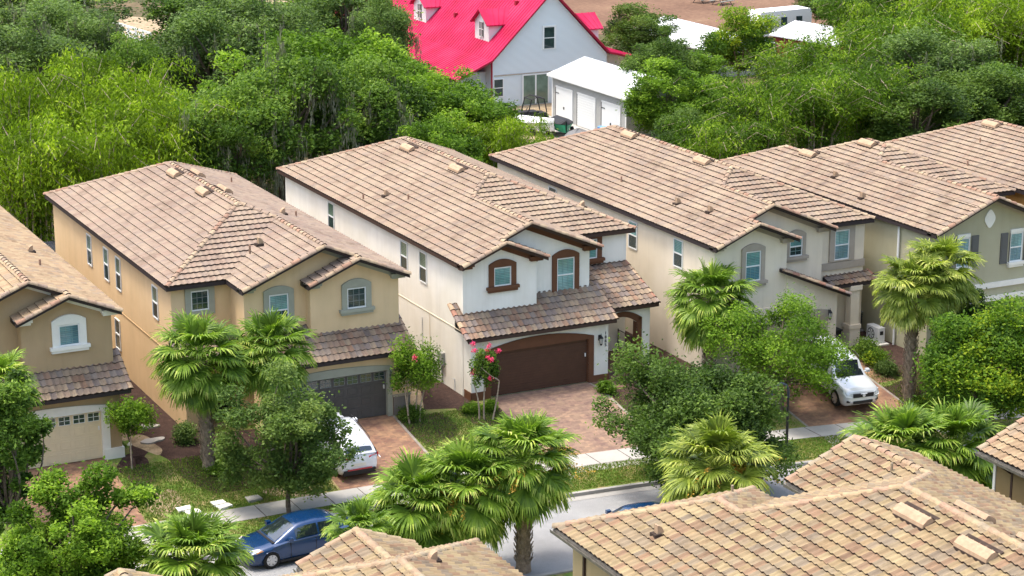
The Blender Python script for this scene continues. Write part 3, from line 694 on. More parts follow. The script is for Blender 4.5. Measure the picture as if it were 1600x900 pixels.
for k in range(n): b.extrude([T(x0+(x1-x0)*k/n, -.04, 3.0), T(x0+(x1-x0)*(k+1)/n, -.04, 3.0), (inner[k+1][0], 82.14, inner[k+1][2]), (inner[k][0], 82.14, inner[k][2])], (0, .2, 0))
b.build('porch_arch', M['st_white'], h.root)
r = Roof([M['tile_front'], M['butt']], M['cap_front'], seg=5, amp=.055); za = 3.3
r.slope([(46.3, 81.75, za), (48.98, 81.75, za), (48.98, 84.97, za+.4*3.22), (46.3, 84.97, za+.4*3.22)], th=.16, lift=.05); r.ridge((48.95, 81.75, za), (48.95, 84.97, za+.4*3.22), .13, lift=0); r.build('porch_roof', h.root, M['brown_fascia'])
b = MB(); b.box(46.12, 48.75, 81.95, 84.97, -.3, .15); b.box(46.12, 48.2, 81.55, 81.95, -.3, .02); b.build('porch_floor', M['paver_dark'], h.root)
b = MB(); b.box(39.0-.035, 39.0, 81.44, 82.2, -.3, .36); b.box(38.965, 39.71, 81.435, 81.488, -.3, .36); b.build('brown_plinth', M['tr_brown'], h.root); b = MB(); b.box(45.32, 46.14, 81.44, 81.488, -.3, .30); b.box(46.1, 46.14, 81.488, 82.0, -.3, .30); b.build('brown_plinth', M['tr_brown'], h.root)
g = MB(); g.tube([(48.58, 82.5, .15), (48.58, 82.5, 1.25)], .03, 6); g.tube([(48.58, 84.9, .15), (48.58, 84.9, 1.25)], .03, 6)
for z in (.3, 1.2): g.tube([(48.58, 82.5, z), (48.58, 84.9, z)], .018, 6)
for k in range(1, 22): g.tube([(48.58, 82.5+k*.11, .3), (48.58, 82.5+k*.11, 1.2)], .008, 4)
g.build('porch_gate', M['black'], h.root)
window(h.root, 40.54, h.yw1, 4.99, .88, .88, trim='tr_brown', tw=.25, arch=.22, sill='tr_brown', rows=1, muntin=(3, 3), head=.16)
window(h.root, 44.1, h.yw2, 4.13, .93, 1.62, trim='tr_brown', tw=.24, arch=.24, sill='tr_brown', muntin=(3, 2), head=.16)
window(h.root, 46.62, h.yw3, 4.95, .75, .95, trim='tr_brown', tw=.25, arch=0, sill='tr_brown', rows=1, muntin=(2, 2))
for y, z, hh in ((98.55, 4.38, 1.45), (89.25, 4.38, 1.45), (87.05, 4.32, 1.5)): window(h.root, 39.0, y, z, .84, hh, 'left', 'glass_side', low='glass_dark', muntin=None)
h.frieze(M['tr_brown'], .3, 4.05, 2.175, h.yw1); h.frieze(M['tr_brown'], .3, 7.15, 3.725, h.yw2)
h.returns(M['tr_brown'], ((.0, 1), (4.35, -1)), h.yw1); h.returns(M['tr_brown'], ((7.45, -1),), h.yw2)
h.vents([('v', 4.62, 98.1), ('v', 4.66, 92.2), ('p', 1.5, 93.8), ('s', 1.9, 91.9), ('s', .75, 94.9), ('p', 9.0, 87.0)])
b = MB(); b.box(38.82, 39.0, 84.3, 84.75, .9, 1.5); b.tube([(38.93, 84.5, .9), (38.93, 84.5, 0)], .035, 6); b.tube([(38.93, 85.2, .0), (38.93, 85.2, .9)], .03, 6); b.build('electric_meter_box', plain('meter_grey', (.30,.30,.28), .5), h.root)
b = MB(); b.box(38.94, 39.0, 91.2, 91.4, .5, .7); b.tube([(38.97, 86.8, .2), (38.97, 86.8, 2.6)], .02, 6); b.build('dryer_vent', M['white_metal'], h.root)
b = MB(); b.tube([(38.96, 83.2, 0), (38.96, 83.2, .55), (38.86, 83.2, .6)], .02, 6); b.build('hose_tap', M['white_metal'], h.root)
b = MB(); b.box(38.98, 39.0, 82.4, 104.6, 3.00, 3.04); b.box(38.985, 39.0, 85.95, 86.0, 0, 3.0); b.build('stucco_joint', M['st_cream'], h.root)
lantern(h.root, 45.62, 81.49, 2.1); digits(h.root, '1885', 45.95, 81.487, 2.22, .2, M['black'], .19); h.finish()
# ---- yellow house
h = House('yellow ochre two-storey house with charcoal garage door and grey-green window trim', 25.8, 10.35, 84.35, 20.4, 2.1, .5, 7.65, 4.8, True, 'st_yellow', M['dark_wood'], 'tile_pink')
garage_front(h, 28.9, 35.8, 81.3, 82.3, 29.65, 34.78, trim='tr_green', rise=.12, band=.26, tw=.22)
garage_door(h.root, 29.67, 34.76, 81.45, 2.12, M['door_grey'], 'windowed')
skirt(h, 29.6, 35.98, 80.95, 2.98, 82.93); b = MB(); b.box(28.95, 35.8, 82.35, 83.2, 2.9, 3.6); b.build('skirt_backing', M['st_yellow'], h.root)
window(h.root, 33.36, h.yw1, 4.84, .9, .93, trim='tr_green', tw=.25, arch=.24, sill='tr_green', rows=1, muntin=(3, 3), pane='glass_dark', munt='muntin_dark', head=.18)
window(h.root, 29.93, h.yw2, 4.3, .9, 1.45, trim='tr_green', tw=.25, arch=.2, muntin=(3, 2), low='glass_dark', base=.25, head=.18)
window(h.root, 26.98, h.yw3, 4.95, .82, .9, trim='tr_green', tw=.26, arch=0, rows=1, muntin=(3, 3), pane='glass_dark', munt='muntin_dark', base=.2)
for y, z, hh in ((98.0, 4.12, 1.55), (95.1, 4.05, 1.6), (93.1, 4.05, 1.6), (87.4, 4.15, 1.5)): window(h.root, 26.1, y, z, .8, hh, 'left', 'glass_side', low='glass_dark', muntin=None)
window(h.root, 26.1, 93.7, 1.0, .8, 1.5, 'left', 'glass_dark', muntin=None, base=0)
h.frieze(M['tr_green'], .3, 4.5, 2.4, h.yw1, .2); h.frieze(M['tr_green'], .3, 7.35, 3.825, h.yw2, .2)
h.returns(M['tr_green'], ((0, 1), (4.8, -1)), h.yw1); h.returns(M['tr_green'], ((7.65, -1),), h.yw2)
h.vents([('v', 10.35-4.65, 97.5), ('v', 10.35-4.62, 92.95), ('v', 4.6, 97.0), ('v', 4.6, 93.0), ('p', 2.6, 90.5), ('s', 1.6, 91.5), ('s', 2.2, 99), ('p', 6.4, 83.4), ('s', 6.9, 83.2)])
# entry
b = MB(); b.box(27.3, 28.5, 84.685, 84.715, 0, 2.3); b.build('entry_recess_shade', M['black'], h.root)  # flat black sheet stands in for the shade inside the entry
b = MB(); b.box(28.5, 28.95, 83.0, 84.7, -.3, 2.95); b.box(26.1, 27.0, 83.2, 84.7, -.3, 2.9); b.box(27.0, 28.5, 83.2, 83.45, 2.4, 2.9); b.build('entry_porch', M['st_yellow'], h.root)
skirt(h, 25.9, 29.0, 82.8, 2.95, 84.7, .42, False, False, name='entry_roof')
b = MB(); b.box(35.04, 35.84, 81.22, 81.298, -.3, .85); b.box(35.8, 35.86, 81.3, 82.0, -.3, .85); b.build('stone_veneer', tile_mat('stone_veneer', [(.30,.22,.15),(.16,.15,.15),(.36,.28,.19),(.22,.19,.17)], [(.2,.17,.14),(.3,.24,.18),(.36,.3,.22)], .3), h.root)
b = MB(); b.box(35.0, 35.88, 81.18, 81.3, .85, .93); b.build('stone_ledge', M['tr_taupe'], h.root)
b = MB(); b.box(26.07, 26.1, 85, 104, 2.98, 3.02); b.build('stucco_joint', M['st_brown'], h.root)
lantern(h.root, 35.45, 81.3, 2.1); digits(h.root, '1889', 34.9, 81.245, 2.0, .17, M['tr_dark'], .17); h.finish()
# ---- brown house
h = House('taupe brown two-storey house with cream panelled garage door, leftmost in the row', 12.55, 10.5, 84.6, 20.6, 2.35, .55, 7.4, 4.4, True, 'st_brown', M['dark_wood'], 'tile_near_b')
garage_front(h, 16.0, 22.72, 81.5, 82.38, 16.95, 21.92, trim='tr_white', rise=.10, band=.30, tw=.3)
garage_door(h.root, 16.97, 21.9, 81.66, 2.12, M['door_cream'], 'windowed')
skirt(h, 15.8, 23.08, 81.0, 3.03, 82.97); b = MB(); b.box(16, 22.72, 82.42, 83.2, 2.9, 3.6); b.build('skirt_backing', M['st_brown'], h.root)
window(h.root, 20.5, h.yw1, 4.88, .88, .9, trim='tr_white', tw=.28, arch=.24, sill='tr_white', rows=1, muntin=(3, 3), pane='glass_blue', head=.2)
window(h.root, 16.7, h.yw2, 4.3, .9, 1.5, trim='tr_white', tw=.28, arch=.2, muntin=(3, 2), head=.2, sill='tr_white')
h.frieze(M['tr_white'], .3, 4.1, 2.2, h.yw1, .2); h.frieze(M['tr_white'], .3, 7.1, 3.7, h.yw2, .2); h.returns(M['tr_white'], ((0, 1), (4.4, -1)), h.yw1)
b = MB(); b.box(21.93, 22.78, 81.38, 81.44, -.3, .42); b.box(22.24, 22.78, 81.44, 81.498, -.3, .42); b.box(22.72, 22.78, 81.5, 82.2, -.3, .42); b.build('white_plinth', M['tr_white'], h.root)
h.vents([('p', 1.5, 90.5), ('s', 1.9, 87.4), ('v', 4.6, 97)])
lantern(h.root, 22.42, 81.5, 2.05, True); digits(h.root, '1893', 22.07, 81.445, 2.1, .19, M['black'], .18); h.finish()
# ---- cream house
h = House('cream two-storey house with taupe window trim behind the silver sport utility vehicle', 50.6, 10.2, 81.1, 22.1, .75, .95, 7.4, 4.65, False, 'st_cream', M['dark_wood'])
garage_front(h, 50.95, 54.9, 79.85, 80.0, 52.4, 54.88, trim=None, zt=2.9)
h.wb.extrude([(54.95, 79.98, -.5), (54.95, 79.98, 4.38), (57.95, 79.98, 3.1), (57.95, 79.98, -.5)], (0, 1.1, 0))
b = MB(); b.box(52.5, 57.15, 79.90, 79.98, -.5, 2.15); b.build('garage_door', M['door_taupe'], h.root)
T = frame_T(0, 79.98, 0, 'front'); b = MB(); b.extrude(arch_pts(T, 52.2, 57.4, 2.15, 2.35, 2.6, .0), (0, -.08, 0)); b.box(57.15, 57.4, 79.9, 79.97, -.5, 2.15); b.build('garage_surround', M['tr_taupe'], h.root)
r = Roof([M['tile_front'], M['butt']], M['cap_front'], seg=5, amp=.04)
r.slope([(54.55, 79.55, 4.72), (58.4, 79.55, 3.1), (58.4, 81.1, 3.1), (54.55, 81.1, 4.72)], th=.15); r.ridge((58.4, 79.57, 3.1), (54.55, 79.57, 4.72), .13, lift=0); r.build('garage_roof', h.root, M['dark_wood'])
skirt(h, 58.1, 60.85, 80.7, 3.22, 81.55, .38, False, True, name='porch_roof')
b = MB(); b.box(58.95, 59.75, 80.6, 80.75, -.6, -.4)
b.box(59.35, 59.85, 80.75, 81.2, -.6, 3.1); b.box(59.25, 59.95, 80.66, 81.29, .9, 1.1); b.box(59.31, 59.9, 80.7, 81.25, -.6, .9); b.box(59.25, 59.95, 80.68, 81.27, 2.85, 3.1); b.box(58.0, 60.6, 80.8, 81.1, 3.0, 3.12); b.build('porch_column', M['st_cream'], h.root)
b = MB(); b.box(58.0, 59.4, 81.472, 81.492, 0, 2.6); b.build('porch_shade_sheet', M['black'], h.root)  # black sheet on the wall, painted as the porch's shade
window(h.root, 52.6, h.yw1+0, 4.3, .86, 1.45, trim='tr_taupe', tw=.22, arch=.22, sill='tr_taupe', muntin=(3, 2), low='glass_blue', head=.16)
window(h.root, 55.75, h.yw2, 4.93, .75, .95, trim='tr_taupe', tw=.18, arch=.22, sill='tr_taupe', rows=2, muntin=(2, 2), low='glass_dark', head=.14)
window(h.root, 58.7, h.yw3, 4.3, .88, 1.5, trim='tr_taupe', tw=.3, rows=2, muntin=(3, 2), low='glass_blue', base=.05)
b = MB(); b.box(57.85, 60.52, h.yw3-.1, h.yw3-.002, 3.85, 4.2); b.build('band_course', M['tr_taupe'], h.root)
for y, z, hh, ww in ((88.0, 4.4, 1.4, .85), (83.65, 4.45, 1.4, .85), (96.6, 5.3, .55, .9)): window(h.root, 50.9, y, z, ww, hh, 'left', 'glass_teal', low='glass_dark', muntin=None, rows=2 if hh > 1 else 1)
h.frieze(M['tr_taupe'], .3, 4.35, 2.325, h.yw1, .2); h.frieze(M['tr_taupe'], .3, 7.1, 3.7, h.yw2, .2); h.returns(M['tr_taupe'], ((0, 1), (4.65, -1)), h.yw1); h.returns(M['tr_taupe'], ((7.4, -1),), h.yw2)
h.vents([('v', 4.7, 95.8), ('v', 4.66, 88.3), ('p', 1.6, 85.6), ('p', 1.85, 83.0), ('s', 1.65, 91.2)])
lantern(h.root, 57.45, 79.98, 2.2, True); h.finish()
# ---- sage house
h = House('sage green two-storey house with black shutters and white window heads, at right', 61.35, 9.7, 82.9, 11.2, 5.9, .0, 7.2, 0, False, 'st_sage', M['dark_wood'], bw=5.14, be=2.0)
for x, z in ((63.15, 4.28), (66.42, 4.2)): window(h.root, x, h.yw2, z, .78, 1.45, trim='tr_white', tw=.0, muntin=(3, 2), low='glass_blue', shutters='tr_shutter' if 'tr_shutter' in M else 'tr_dark', head=.2, sill='tr_white' if x > 66 else 'tr_white')
b = MB(); T = frame_T(65.1, h.yw2, 6.53, 'front'); pts = []
for k in range(24):
    a = 2*math.pi*k/24; q = 1+.16*abs(math.cos(2*a))**3; pts.append(T(.28*math.cos(a)*q, 0, .40*math.sin(a)*q))
b.extrude(pts, (0, -.05, 0)); b.build('gable_medallion', M['tr_white'], h.root)
b = MB(); b.box(61.7, 68.3, h.yw2-.10, h.yw2-.002, 3.02, 3.28); b.box(61.7, 68.3, h.yw2-.09, h.yw2-.002, 2.35, 2.6); b.build('band_course', M['tr_white'], h.root)
b = MB(); b.box(63.6, 68.2, h.yw2-.04, h.yw2-.003, -.6, 2.2); b.build('garage_door', M['door_grey'], h.root)
h.vents([('v', 4.4, 88.7), ('p', .7, 83.9), ('p', 1.5, 87.4), ('v', 2.4, 91.2)])
b = MB(); b.tube([(61.55, 80.1, 6.0), (61.55, 80.1, -.3)], .06, 8); b.build('downspout', M['white_metal'], h.root)
h.frieze(M['tr_taupe'], .3, 6.9, 3.6, h.yw2, .12); h.returns(M['tr_taupe'], ((0, 1),), h.yw2, .5); h.finish()
# ---- orange house (far right)
h = House('orange stucco house behind the sage house, mostly roof, at the right edge', 71.4, 9.2, 79.0, 16.8, 3.0, .0, 7.0, 0, False, 'st_orange', M['dark_wood'])
h.vents([('v', 4.1, 90.5), ('p', 2.2, 84.5), ('s', 2.6, 89.5), ('s', .6, 88)]); h.finish()

# ================================================================ HOUSES ACROSS THE STREET (seen from behind, roofs only)
def near_house(label, pts_fn, wall, name='two_storey_house'):
    pass
def P5(xl, ze): return lambda x, y, e: (x, y, ze+SL*e)
# F2
ZE = 5.5
rt = empty('two_storey_house', (35.8, 42, 0), 'foreground tan house at right with cream and rust tiled roof and long hood vents', 'house', ws=True)
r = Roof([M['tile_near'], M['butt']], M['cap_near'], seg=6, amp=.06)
P = lambda x, y, e: (x, y, ZE+SL*e)
xl, xr, yf, yw, yb = 28.7, 42.9, 52.8, 54.05, 24.0; H = 7.1; ax = xl+H; ay = yf-H
r.slope([P(xl,yb,0), P(xl,yw,0), P(xl+3.7,yw-3.7,3.7), P(xl+3.7,yb,3.7)]); r.slope([P(xl+3.7,yb,3.7), P(xl+3.7,yf-3.7,3.7), P(ax,ay,H), P(ax,yb,H)])
r.slope([P(xl,yw,0), P(xl+7.4,yw,0), P(xl+3.7,yw-3.7,3.7)])
r.slope([P(xl+7.4,yw,0), P(xl+7.4,yf,0), P(xl+3.7,yf-3.7,3.7), P(xl+3.7,yw-3.7,3.7)])
g0, g1, gy = 37.5, 42.9, 54.15; gm = 2.7
r.slope([P(xl+7.4,yf,0), P(g0,yf,0), P(g0+gm,yf-gm,gm), P(ax,ay,H), P(xl+3.7,yf-3.7,3.7)])
r.slope([P(g0,gy,0), P(g0,yf,0), P(g0+gm,yf-gm,gm), P(g0+gm,gy,gm)])
r.slope([P(xr,gy,0), P(xr,yb,0), P(xr-gm,yb,gm), P(xr-gm,gy,gm)]); r.slope([P(xr-gm,yb,gm), P(xr-gm,yf-gm,gm), P(ax,ay,H), P(ax,yb,H)])
rr = .135
for a, c in ((P(xl,yw,0), P(xl+3.7,yw-3.7,3.7)), (P(xl+7.4,yw,0), P(xl+3.7,yw-3.7,3.7)), (P(xl+3.7,yw-3.7,3.7), P(xl+3.7,yf-3.7,3.7)), (P(xl+3.7,yf-3.7,3.7), P(ax,ay,H)), (P(ax,ay,H), P(ax,yb,H)), (P(ax,ay,H), P(xr-gm,yf-gm,gm)), (P(xr-gm,yf-gm,gm), P(xr-gm,gy,gm)), (P(g0,gy,0), P(g0+gm,gy,gm)), (P(xr,gy,0), P(g0+gm,gy,gm))): r.ridge(a, c, rr, .42)
r.build('roof', rt, M['grey_gutter'])
b = MB(); b.box(xl+.45, xr-.45, yb, yf-.4, -.9, ZE-.05); b.box(xl+.45, xl+6.9, yf-.4, yw-.45, -.9, ZE-.05); b.extrude([(g0+.4, yf-.4, -.9), (g0+.4, yf-.4, ZE+.05), (g0+gm, yf-.4, ZE+SL*gm-.1), (g1-.4, yf-.4, ZE+.05), (g1-.4, yf-.4, -.9)], (0, gy-.4-yf+.4, 0)); b.build('wall', M['st_near'], rt)
def gutter(root, x, y0_, y1_, z, side=-1, ds=None):
    b = MB(); q = [(-.0, .0), (-.0, -.12), (side*.10, -.12), (side*.13, 0), (side*.115, 0), (side*.09, -.105), (side*.012, -.105), (side*.012, 0)]
    b.extrude([(x+a, y0_, z+c) for a, c in q], (0, y1_-y0_, 0)); o = b.build('gutter', M['grey_gutter'], root, recalc=False)
    if ds is not None:
        d = MB(); xw = x-side*.42; d.box(-.05, .05, -.04, .04, 0, 1, T=lambda a, c, e: (x+side*.02-side*e*.34, ds+a, z-.14-e*.25+c)); d.box(xw-.02, xw+.07, ds-.05, ds+.05, -.9, z-.36); d.build('downspout', M['brown_fascia'], root)
gutter(rt, xl-.02, yb, yw, ZE-.03, ds=yw-1.25); gutter(rt, g0-.02, yf, gy, ZE-.03); 
for x, y in ((34.95, 44.2), (34.95, 41.45)): slope_vent(rt, x, y, ZE+SL*(x-xl), -1, 1.4, M['vent'])
for x, y in ((36.75, 43.7), (36.75, 41.0)): slope_vent(rt, x, y, ZE+SL*(xr-x), 1, 1.4, M['vent'])
pipe_vent(rt, 30.35, 50.5, ZE+SL*1.65+.08, -1, m=M['vent']); pipe_vent(rt, 41.3, 45.4, ZE+SL*1.6+.08, 1, m=M['vent'])
q = MB(); q.tube([(39.6, 51.3, 6.3), (39.6, 51.3, 6.75)], .045, 8); q.tube([(33.9, 51.9, 6.3), (33.9, 51.9, 6.75)], .045, 8); q.build('pipe_vent', M['cap_near'], rt)
# F1
rt = empty('two_storey_house', (21.5, 42, 0), 'foreground house at bottom centre, only its hipped tile roof and small front gable visible', 'house', ws=True)
r = Roof([M['tile_near'], M['butt']], M['cap_near'], seg=6, amp=.06)
xl, xr, yf, yb = 17.1, 26.0, 54.05, 24.0; H = 4.45; ax, ay = xl+H, yf-H; g0, g1, gy = 20.4, 24.2, 54.75; gm = 1.9
r.slope([P(xl,yb,0), P(xl,yf,0), P(ax,ay,H), P(ax,yb,H)]); r.slope([P(xr,yf,0), P(xr,yb,0), P(ax,yb,H), P(ax,ay,H)]); r.slope([P(xl,yf,0), P(g0,yf,0), P(g0+gm,yf-gm,gm), P(xl+gm,yf-gm,gm)]); r.slope([P(xl+gm,yf-gm,gm), P(xr-gm,yf-gm,gm), P(ax,ay,H)]); r.slope([P(g1,yf,0), P(xr,yf,0), P(xr-gm,yf-gm,gm), P(g0+gm,yf-gm,gm)])
r.slope([P(g0,gy,0), P(g0,yf,0), P(g0+gm,yf-gm,gm), P(g0+gm,gy,gm)]); r.slope([P(g1,gy,0), P(g1,yf,0), P(g0+gm,yf-gm,gm), P(g0+gm,gy,gm)])
for a, c in ((P(xl,yf,0), P(ax,ay,H)), (P(xr,yf,0), P(ax,ay,H)), (P(ax,ay,H), P(ax,yb,H)), (P(g0+gm,gy,gm), P(g0+gm,yf-gm,gm)), (P(g0,gy,0), P(g0+gm,gy,gm)), (P(g1,gy,0), P(g0+gm,gy,gm))): r.ridge(a, c, rr, .42)
r.build('roof', rt, M['grey_gutter'])
b = MB(); b.box(xl+.45, xr-.45, yb, yf-.45, -.9, ZE-.05); b.extrude([(g0+.3, yf-.45, -.9), (g0+.3, yf-.45, ZE), (g0+gm, yf-.45, ZE+SL*gm-.15), (g1-.3, yf-.45, ZE), (g1-.3, yf-.45, -.9)], (0, .7, 0)); b.build('wall', M['st_near'], rt)
pipe_vent(rt, 22.9, 50.35, ZE+SL*3.1+.08, 1, m=M['vent']); gutter(rt, g0-.02, yf, gy, ZE-.03)
# F3
rt = empty('two_storey_house', (50, 45, 0), 'olive brown house at the lower right edge with brown downspout under a tan tiled eave', 'house', ws=True)
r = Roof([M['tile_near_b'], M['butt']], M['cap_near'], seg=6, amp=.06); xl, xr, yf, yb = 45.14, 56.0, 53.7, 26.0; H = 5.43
r.slope([P(xl,yb,0), P(xl,yf,0), P(xl+H,yf,H), P(xl+H,yb,H)]); r.slope([P(xr,yf,0), P(xr,yb,0), P(xl+H,yb,H), P(xl+H,yf,H)]); r.ridge(P(xl,yf,0), P(xl+H,yf,H), rr, .42); r.ridge(P(xr,yf,0), P(xl+H,yf,H), rr, .42); r.ridge(P(xl+H,yb,H), P(xl+H,yf,H), rr, .42)
r.build('roof', rt, M['grey_gutter']); b = MB(); b.extrude([(xl+.4, yb, -.9), (xl+.4, yb, ZE-.0), (xl+H, yb, ZE+SL*H-.15), (xr-.4, yb, ZE), (xr-.4, yb, -.9)], (0, yf-.45-yb, 0)); b.build('wall', M['st_olive'], rt)
gutter(rt, xl-.02, yb, yf, ZE-.03, ds=52.35); b = MB(); b.box(xl+.36, xl+.48, yf-.53, yf-.41, -.9, ZE-.4); b.build('white_corner_board', M['tr_white'], rt)
# F0
rt = empty('two_storey_house', (14.8, 46, 0), 'foreground house at the bottom left, only the tip of its tiled gable visible', 'house', ws=True)
r = Roof([M['tile_near'], M['butt']], M['cap_near'], seg=6, amp=.06); xl, xr, yf, yb = 13.3, 16.5, 54.4, 26.0; H = 1.6; Q = lambda x, y, e: (x, y, 5.85+SL*e)
r.slope([Q(xl,yb,0), Q(xl,yf,0), Q(xl+H,yf,H), Q(xl+H,yb,H)]); r.slope([Q(xr,yf,0), Q(xr,yb,0), Q(xl+H,yb,H), Q(xl+H,yf,H)]); r.ridge(Q(xl,yf,0), Q(xl+H,yf,H), rr, .42); r.ridge(Q(xr,yf,0), Q(xl+H,yf,H), rr, .42); r.ridge(Q(xl+H,yb,H), Q(xl+H,yf,H), rr, .42)
r.build('roof', rt, M['grey_gutter']); b = MB(); b.box(xl+.3, xr-.3, yb, yf-.4, -.9, 5.8); b.build('wall', M['st_near'], rt)
# ================================================================ VEGETATION
def leaf_quads(C, size, asp, rs, clump=None, up=.5, droop=0, shade=None, dirv=None):
    n = len(C); d = rs.normal(size=(n, 3)); d[:, 2] = d[:, 2]*.6-droop
    if dirv is not None: d = d*.55+dirv
    d /= np.linalg.norm(d, axis=1)[:, None]
    nn = rs.normal(size=(n, 3)); nn[:, 2] = np.abs(nn[:, 2])+up; s = np.cross(d, nn); s /= np.linalg.norm(s, axis=1)[:, None]+1e-9
    L = size*rs.uniform(.7, 1.3, n)[:, None]; W = L*asp
    V = np.stack([C-d*L/2, C+s*W/2, C+d*L/2, C-s*W/2], 1).reshape(-1, 3)
    F = np.arange(n*4).reshape(n, 4)
    u = rs.uniform(0, 1, n) if clump is None else np.clip(clump*.62+rs.uniform(0, .42, n), 0, 1)
    v = rs.uniform(.15, .85, n) if shade is None else np.clip(shade+rs.uniform(-.2, .2, n), 0, 1)
    uv = np.repeat(np.stack([u, v], 1), 4, 0)
    return V, F, uv
def crown_points(rs, n, clumps):
    """clumps: (centre, radii, tone); leaf points fill mostly the shell of each clump"""
    vol = np.array([c[1][0]*c[1][1]*c[1][2] for c in clumps])**(2/3); cnt = rs.multinomial(n, vol/vol.sum())
    P, T = [], []
    for (c, r, t), k in zip(clumps, cnt):
        d = rs.normal(size=(k, 3)); d /= np.linalg.norm(d, axis=1)[:, None]+1e-9
        rad = rs.uniform(.15, 1, k)**.45*(1+.18*np.sin(d[:, 0]*5+t*40)*np.cos(d[:, 1]*6+t*17))
        rad *= 1+np.where(rs.uniform(size=k) < .22, rs.uniform(0, .75, k), 0)
        P.append(np.array(c)+d*rad[:, None]*np.array(r)); T.append(np.full(k, t))
    return np.concatenate(P), np.concatenate(T)
def limb_path(a, b, rr, bend=.15, n=5):
    a, b = Vector(a), Vector(b); L = (b-a).length; out = []
    o = Vector((rr.uniform(-1, 1), rr.uniform(-1, 1), rr.uniform(-.2, .6)))*bend*L
    for i in range(n+1):
        t = i/n; out.append(a.lerp(b, t)+o*math.sin(math.pi*t))
    return out
def make_tree(name, seed, r, h, zc, ncl, nleaf, leafm, bark='bark', size=.2, asp=.5, clr=.33, tr=.16, flat=.8, trunks=1, zb=None, lean=(0, 0), top=0.0, crown_name='crown', spiky=0, moss=0):
    """r crown radius, h total height, zc height of crown base; returns root (local coordinates)"""
    rs = np.random.RandomState(seed); rr = random.Random(seed)
    root = empty(name, (0, 0, 0)); cz = (h+zc)/2; rz = (h-zc)/2
    cl = []
    for i in range(ncl):
        for _ in range(30):
            p = rs.normal(size=3); p /= np.linalg.norm(p); an = math.atan2(p[1], p[0])
            p *= rs.uniform(.25, 1)**.5*(1+.16*math.sin(2*an+seed)+.13*math.sin(3*an+seed*1.7)+.12*math.sin(4*p[2]+seed+an)); q = 0
            if p[2] > -.85: break
        k = 1-.25*max(0, p[2])*top
        s = clr*rs.uniform(.65, 1.25)
        cl.append(((p[0]*r*.86*k+lean[0], p[1]*r*.86*k+lean[1], cz+p[2]*rz*.88), (r*s*rs.uniform(.8, 1.3), r*s*rs.uniform(.8, 1.3), r*s*flat*rs.uniform(.7, 1.1)), rs.uniform(0, 1)))
    P, T = crown_points(rs, nleaf, cl)
    ok = P[:, 2] > zc*.55; P, T = P[ok], T[ok]
    V, F, uv = leaf_quads(P, size, asp, rs, T, shade=.5)
    np_mesh(crown_name, V, F, uv, M[leafm], root)
    b = MB()
    for t_ in range(trunks):
        a0 = (rr.uniform(-.25, .25)*(trunks > 1), rr.uniform(-.25, .25)*(trunks > 1), -.4)
        fork = (lean[0]*.4+a0[0]*2.2, lean[1]*.4+a0[1]*2.2, zc+(h-zc)*.15)
        pth = limb_path(a0, fork, rr, .06); b.tube(pth, [tr*(1.25 if i == 0 else 1-.09*i) for i in range(6)], 8)
        for c in sorted(cl, key=lambda c: rr.random())[:max(6, ncl//2)//trunks]:
            pth = limb_path(fork, c[0], rr, .14); b.tube(pth, [tr*.5*(1-.16*i) for i in range(6)], 5, cap=False)
    b.build('trunk', M[bark], root, smooth=True, recalc=False)
    if moss:
        C = []
        for c in rs.permutation(len(cl))[:moss]:
            p = np.array(cl[c][0]); base = p+rs.normal(size=3)*.3*r*.3
            for _ in range(7):
                o = base+rs.normal(size=3)*np.array([.5, .5, .3]); L = rs.uniform(.8, 2.4)
                k = 26; t = rs.uniform(0, 1, k); C.append(np.stack([o[0]+rs.normal(size=k)*.07, o[1]+rs.normal(size=k)*.07, o[2]-t*L], 1))
        C = np.concatenate(C); V, F, uv = leaf_quads(C, .34, .16, rs, None, dirv=np.array([0, 0, -3.0])); np_mesh('spanish_moss', V, F, uv, M['lf_moss'], root)
    return root
def make_bamboo(name, seed, h, spread, culms=46, nleaf=15000, leafm='lf_bamboo', size=.30):
    rs = np.random.RandomState(seed); rr = random.Random(seed); root = empty(name, (0, 0, 0)); b = MB(); C = []; D = []; T = []
    per = nleaf//culms
    for i in range(culms):
        a = rr.uniform(0, 6.28); r0 = rr.uniform(0, spread*.28); H = h*rr.uniform(.62, 1.0); out = spread*rr.uniform(.25, 1.0)
        x0, y0 = r0*math.cos(a), r0*math.sin(a); a2 = a+rr.uniform(-.5, .5); tone = rr.random()
        def pt(t): q = t**2.3; return np.array([x0+out*q*math.cos(a2), y0+out*q*math.sin(a2), H*(math.sin(t*1.75)/math.sin(1.571) if t < .9 else 1.0-(t-.9)*.9)])
        b.tube([pt(t) for t in (0, .3, .6, .8, 1)], [.05, .045, .03, .02, .008], 4, cap=False)
        t = rs.uniform(.22, 1.02, per); base = np.array([pt(q) for q in t]); w = .55*(1.15-t*.55)[:, None]
        off = rs.normal(size=(per, 3))*w*np.array([1, 1, .75]); off[:, 2] -= .15
        C.append(base+off); T.append(np.full(per, tone)); dv = off*.6; dv[:, 2] -= .7; D.append(dv)
    C = np.concatenate(C); T = np.concatenate(T); D = np.concatenate(D)
    V, F, uv = leaf_quads(C, size, .26, rs, T, up=.3, dirv=D, shade=np.clip(.35+C[:, 2]/h*.3, 0, 1)*0+.5)
    np_mesh('foliage', V, F, uv, M[leafm], root); b.build('culms', M['bark_pale'] if leafm != 'lf_dark' else M['bark'], root, recalc=False)
    return root
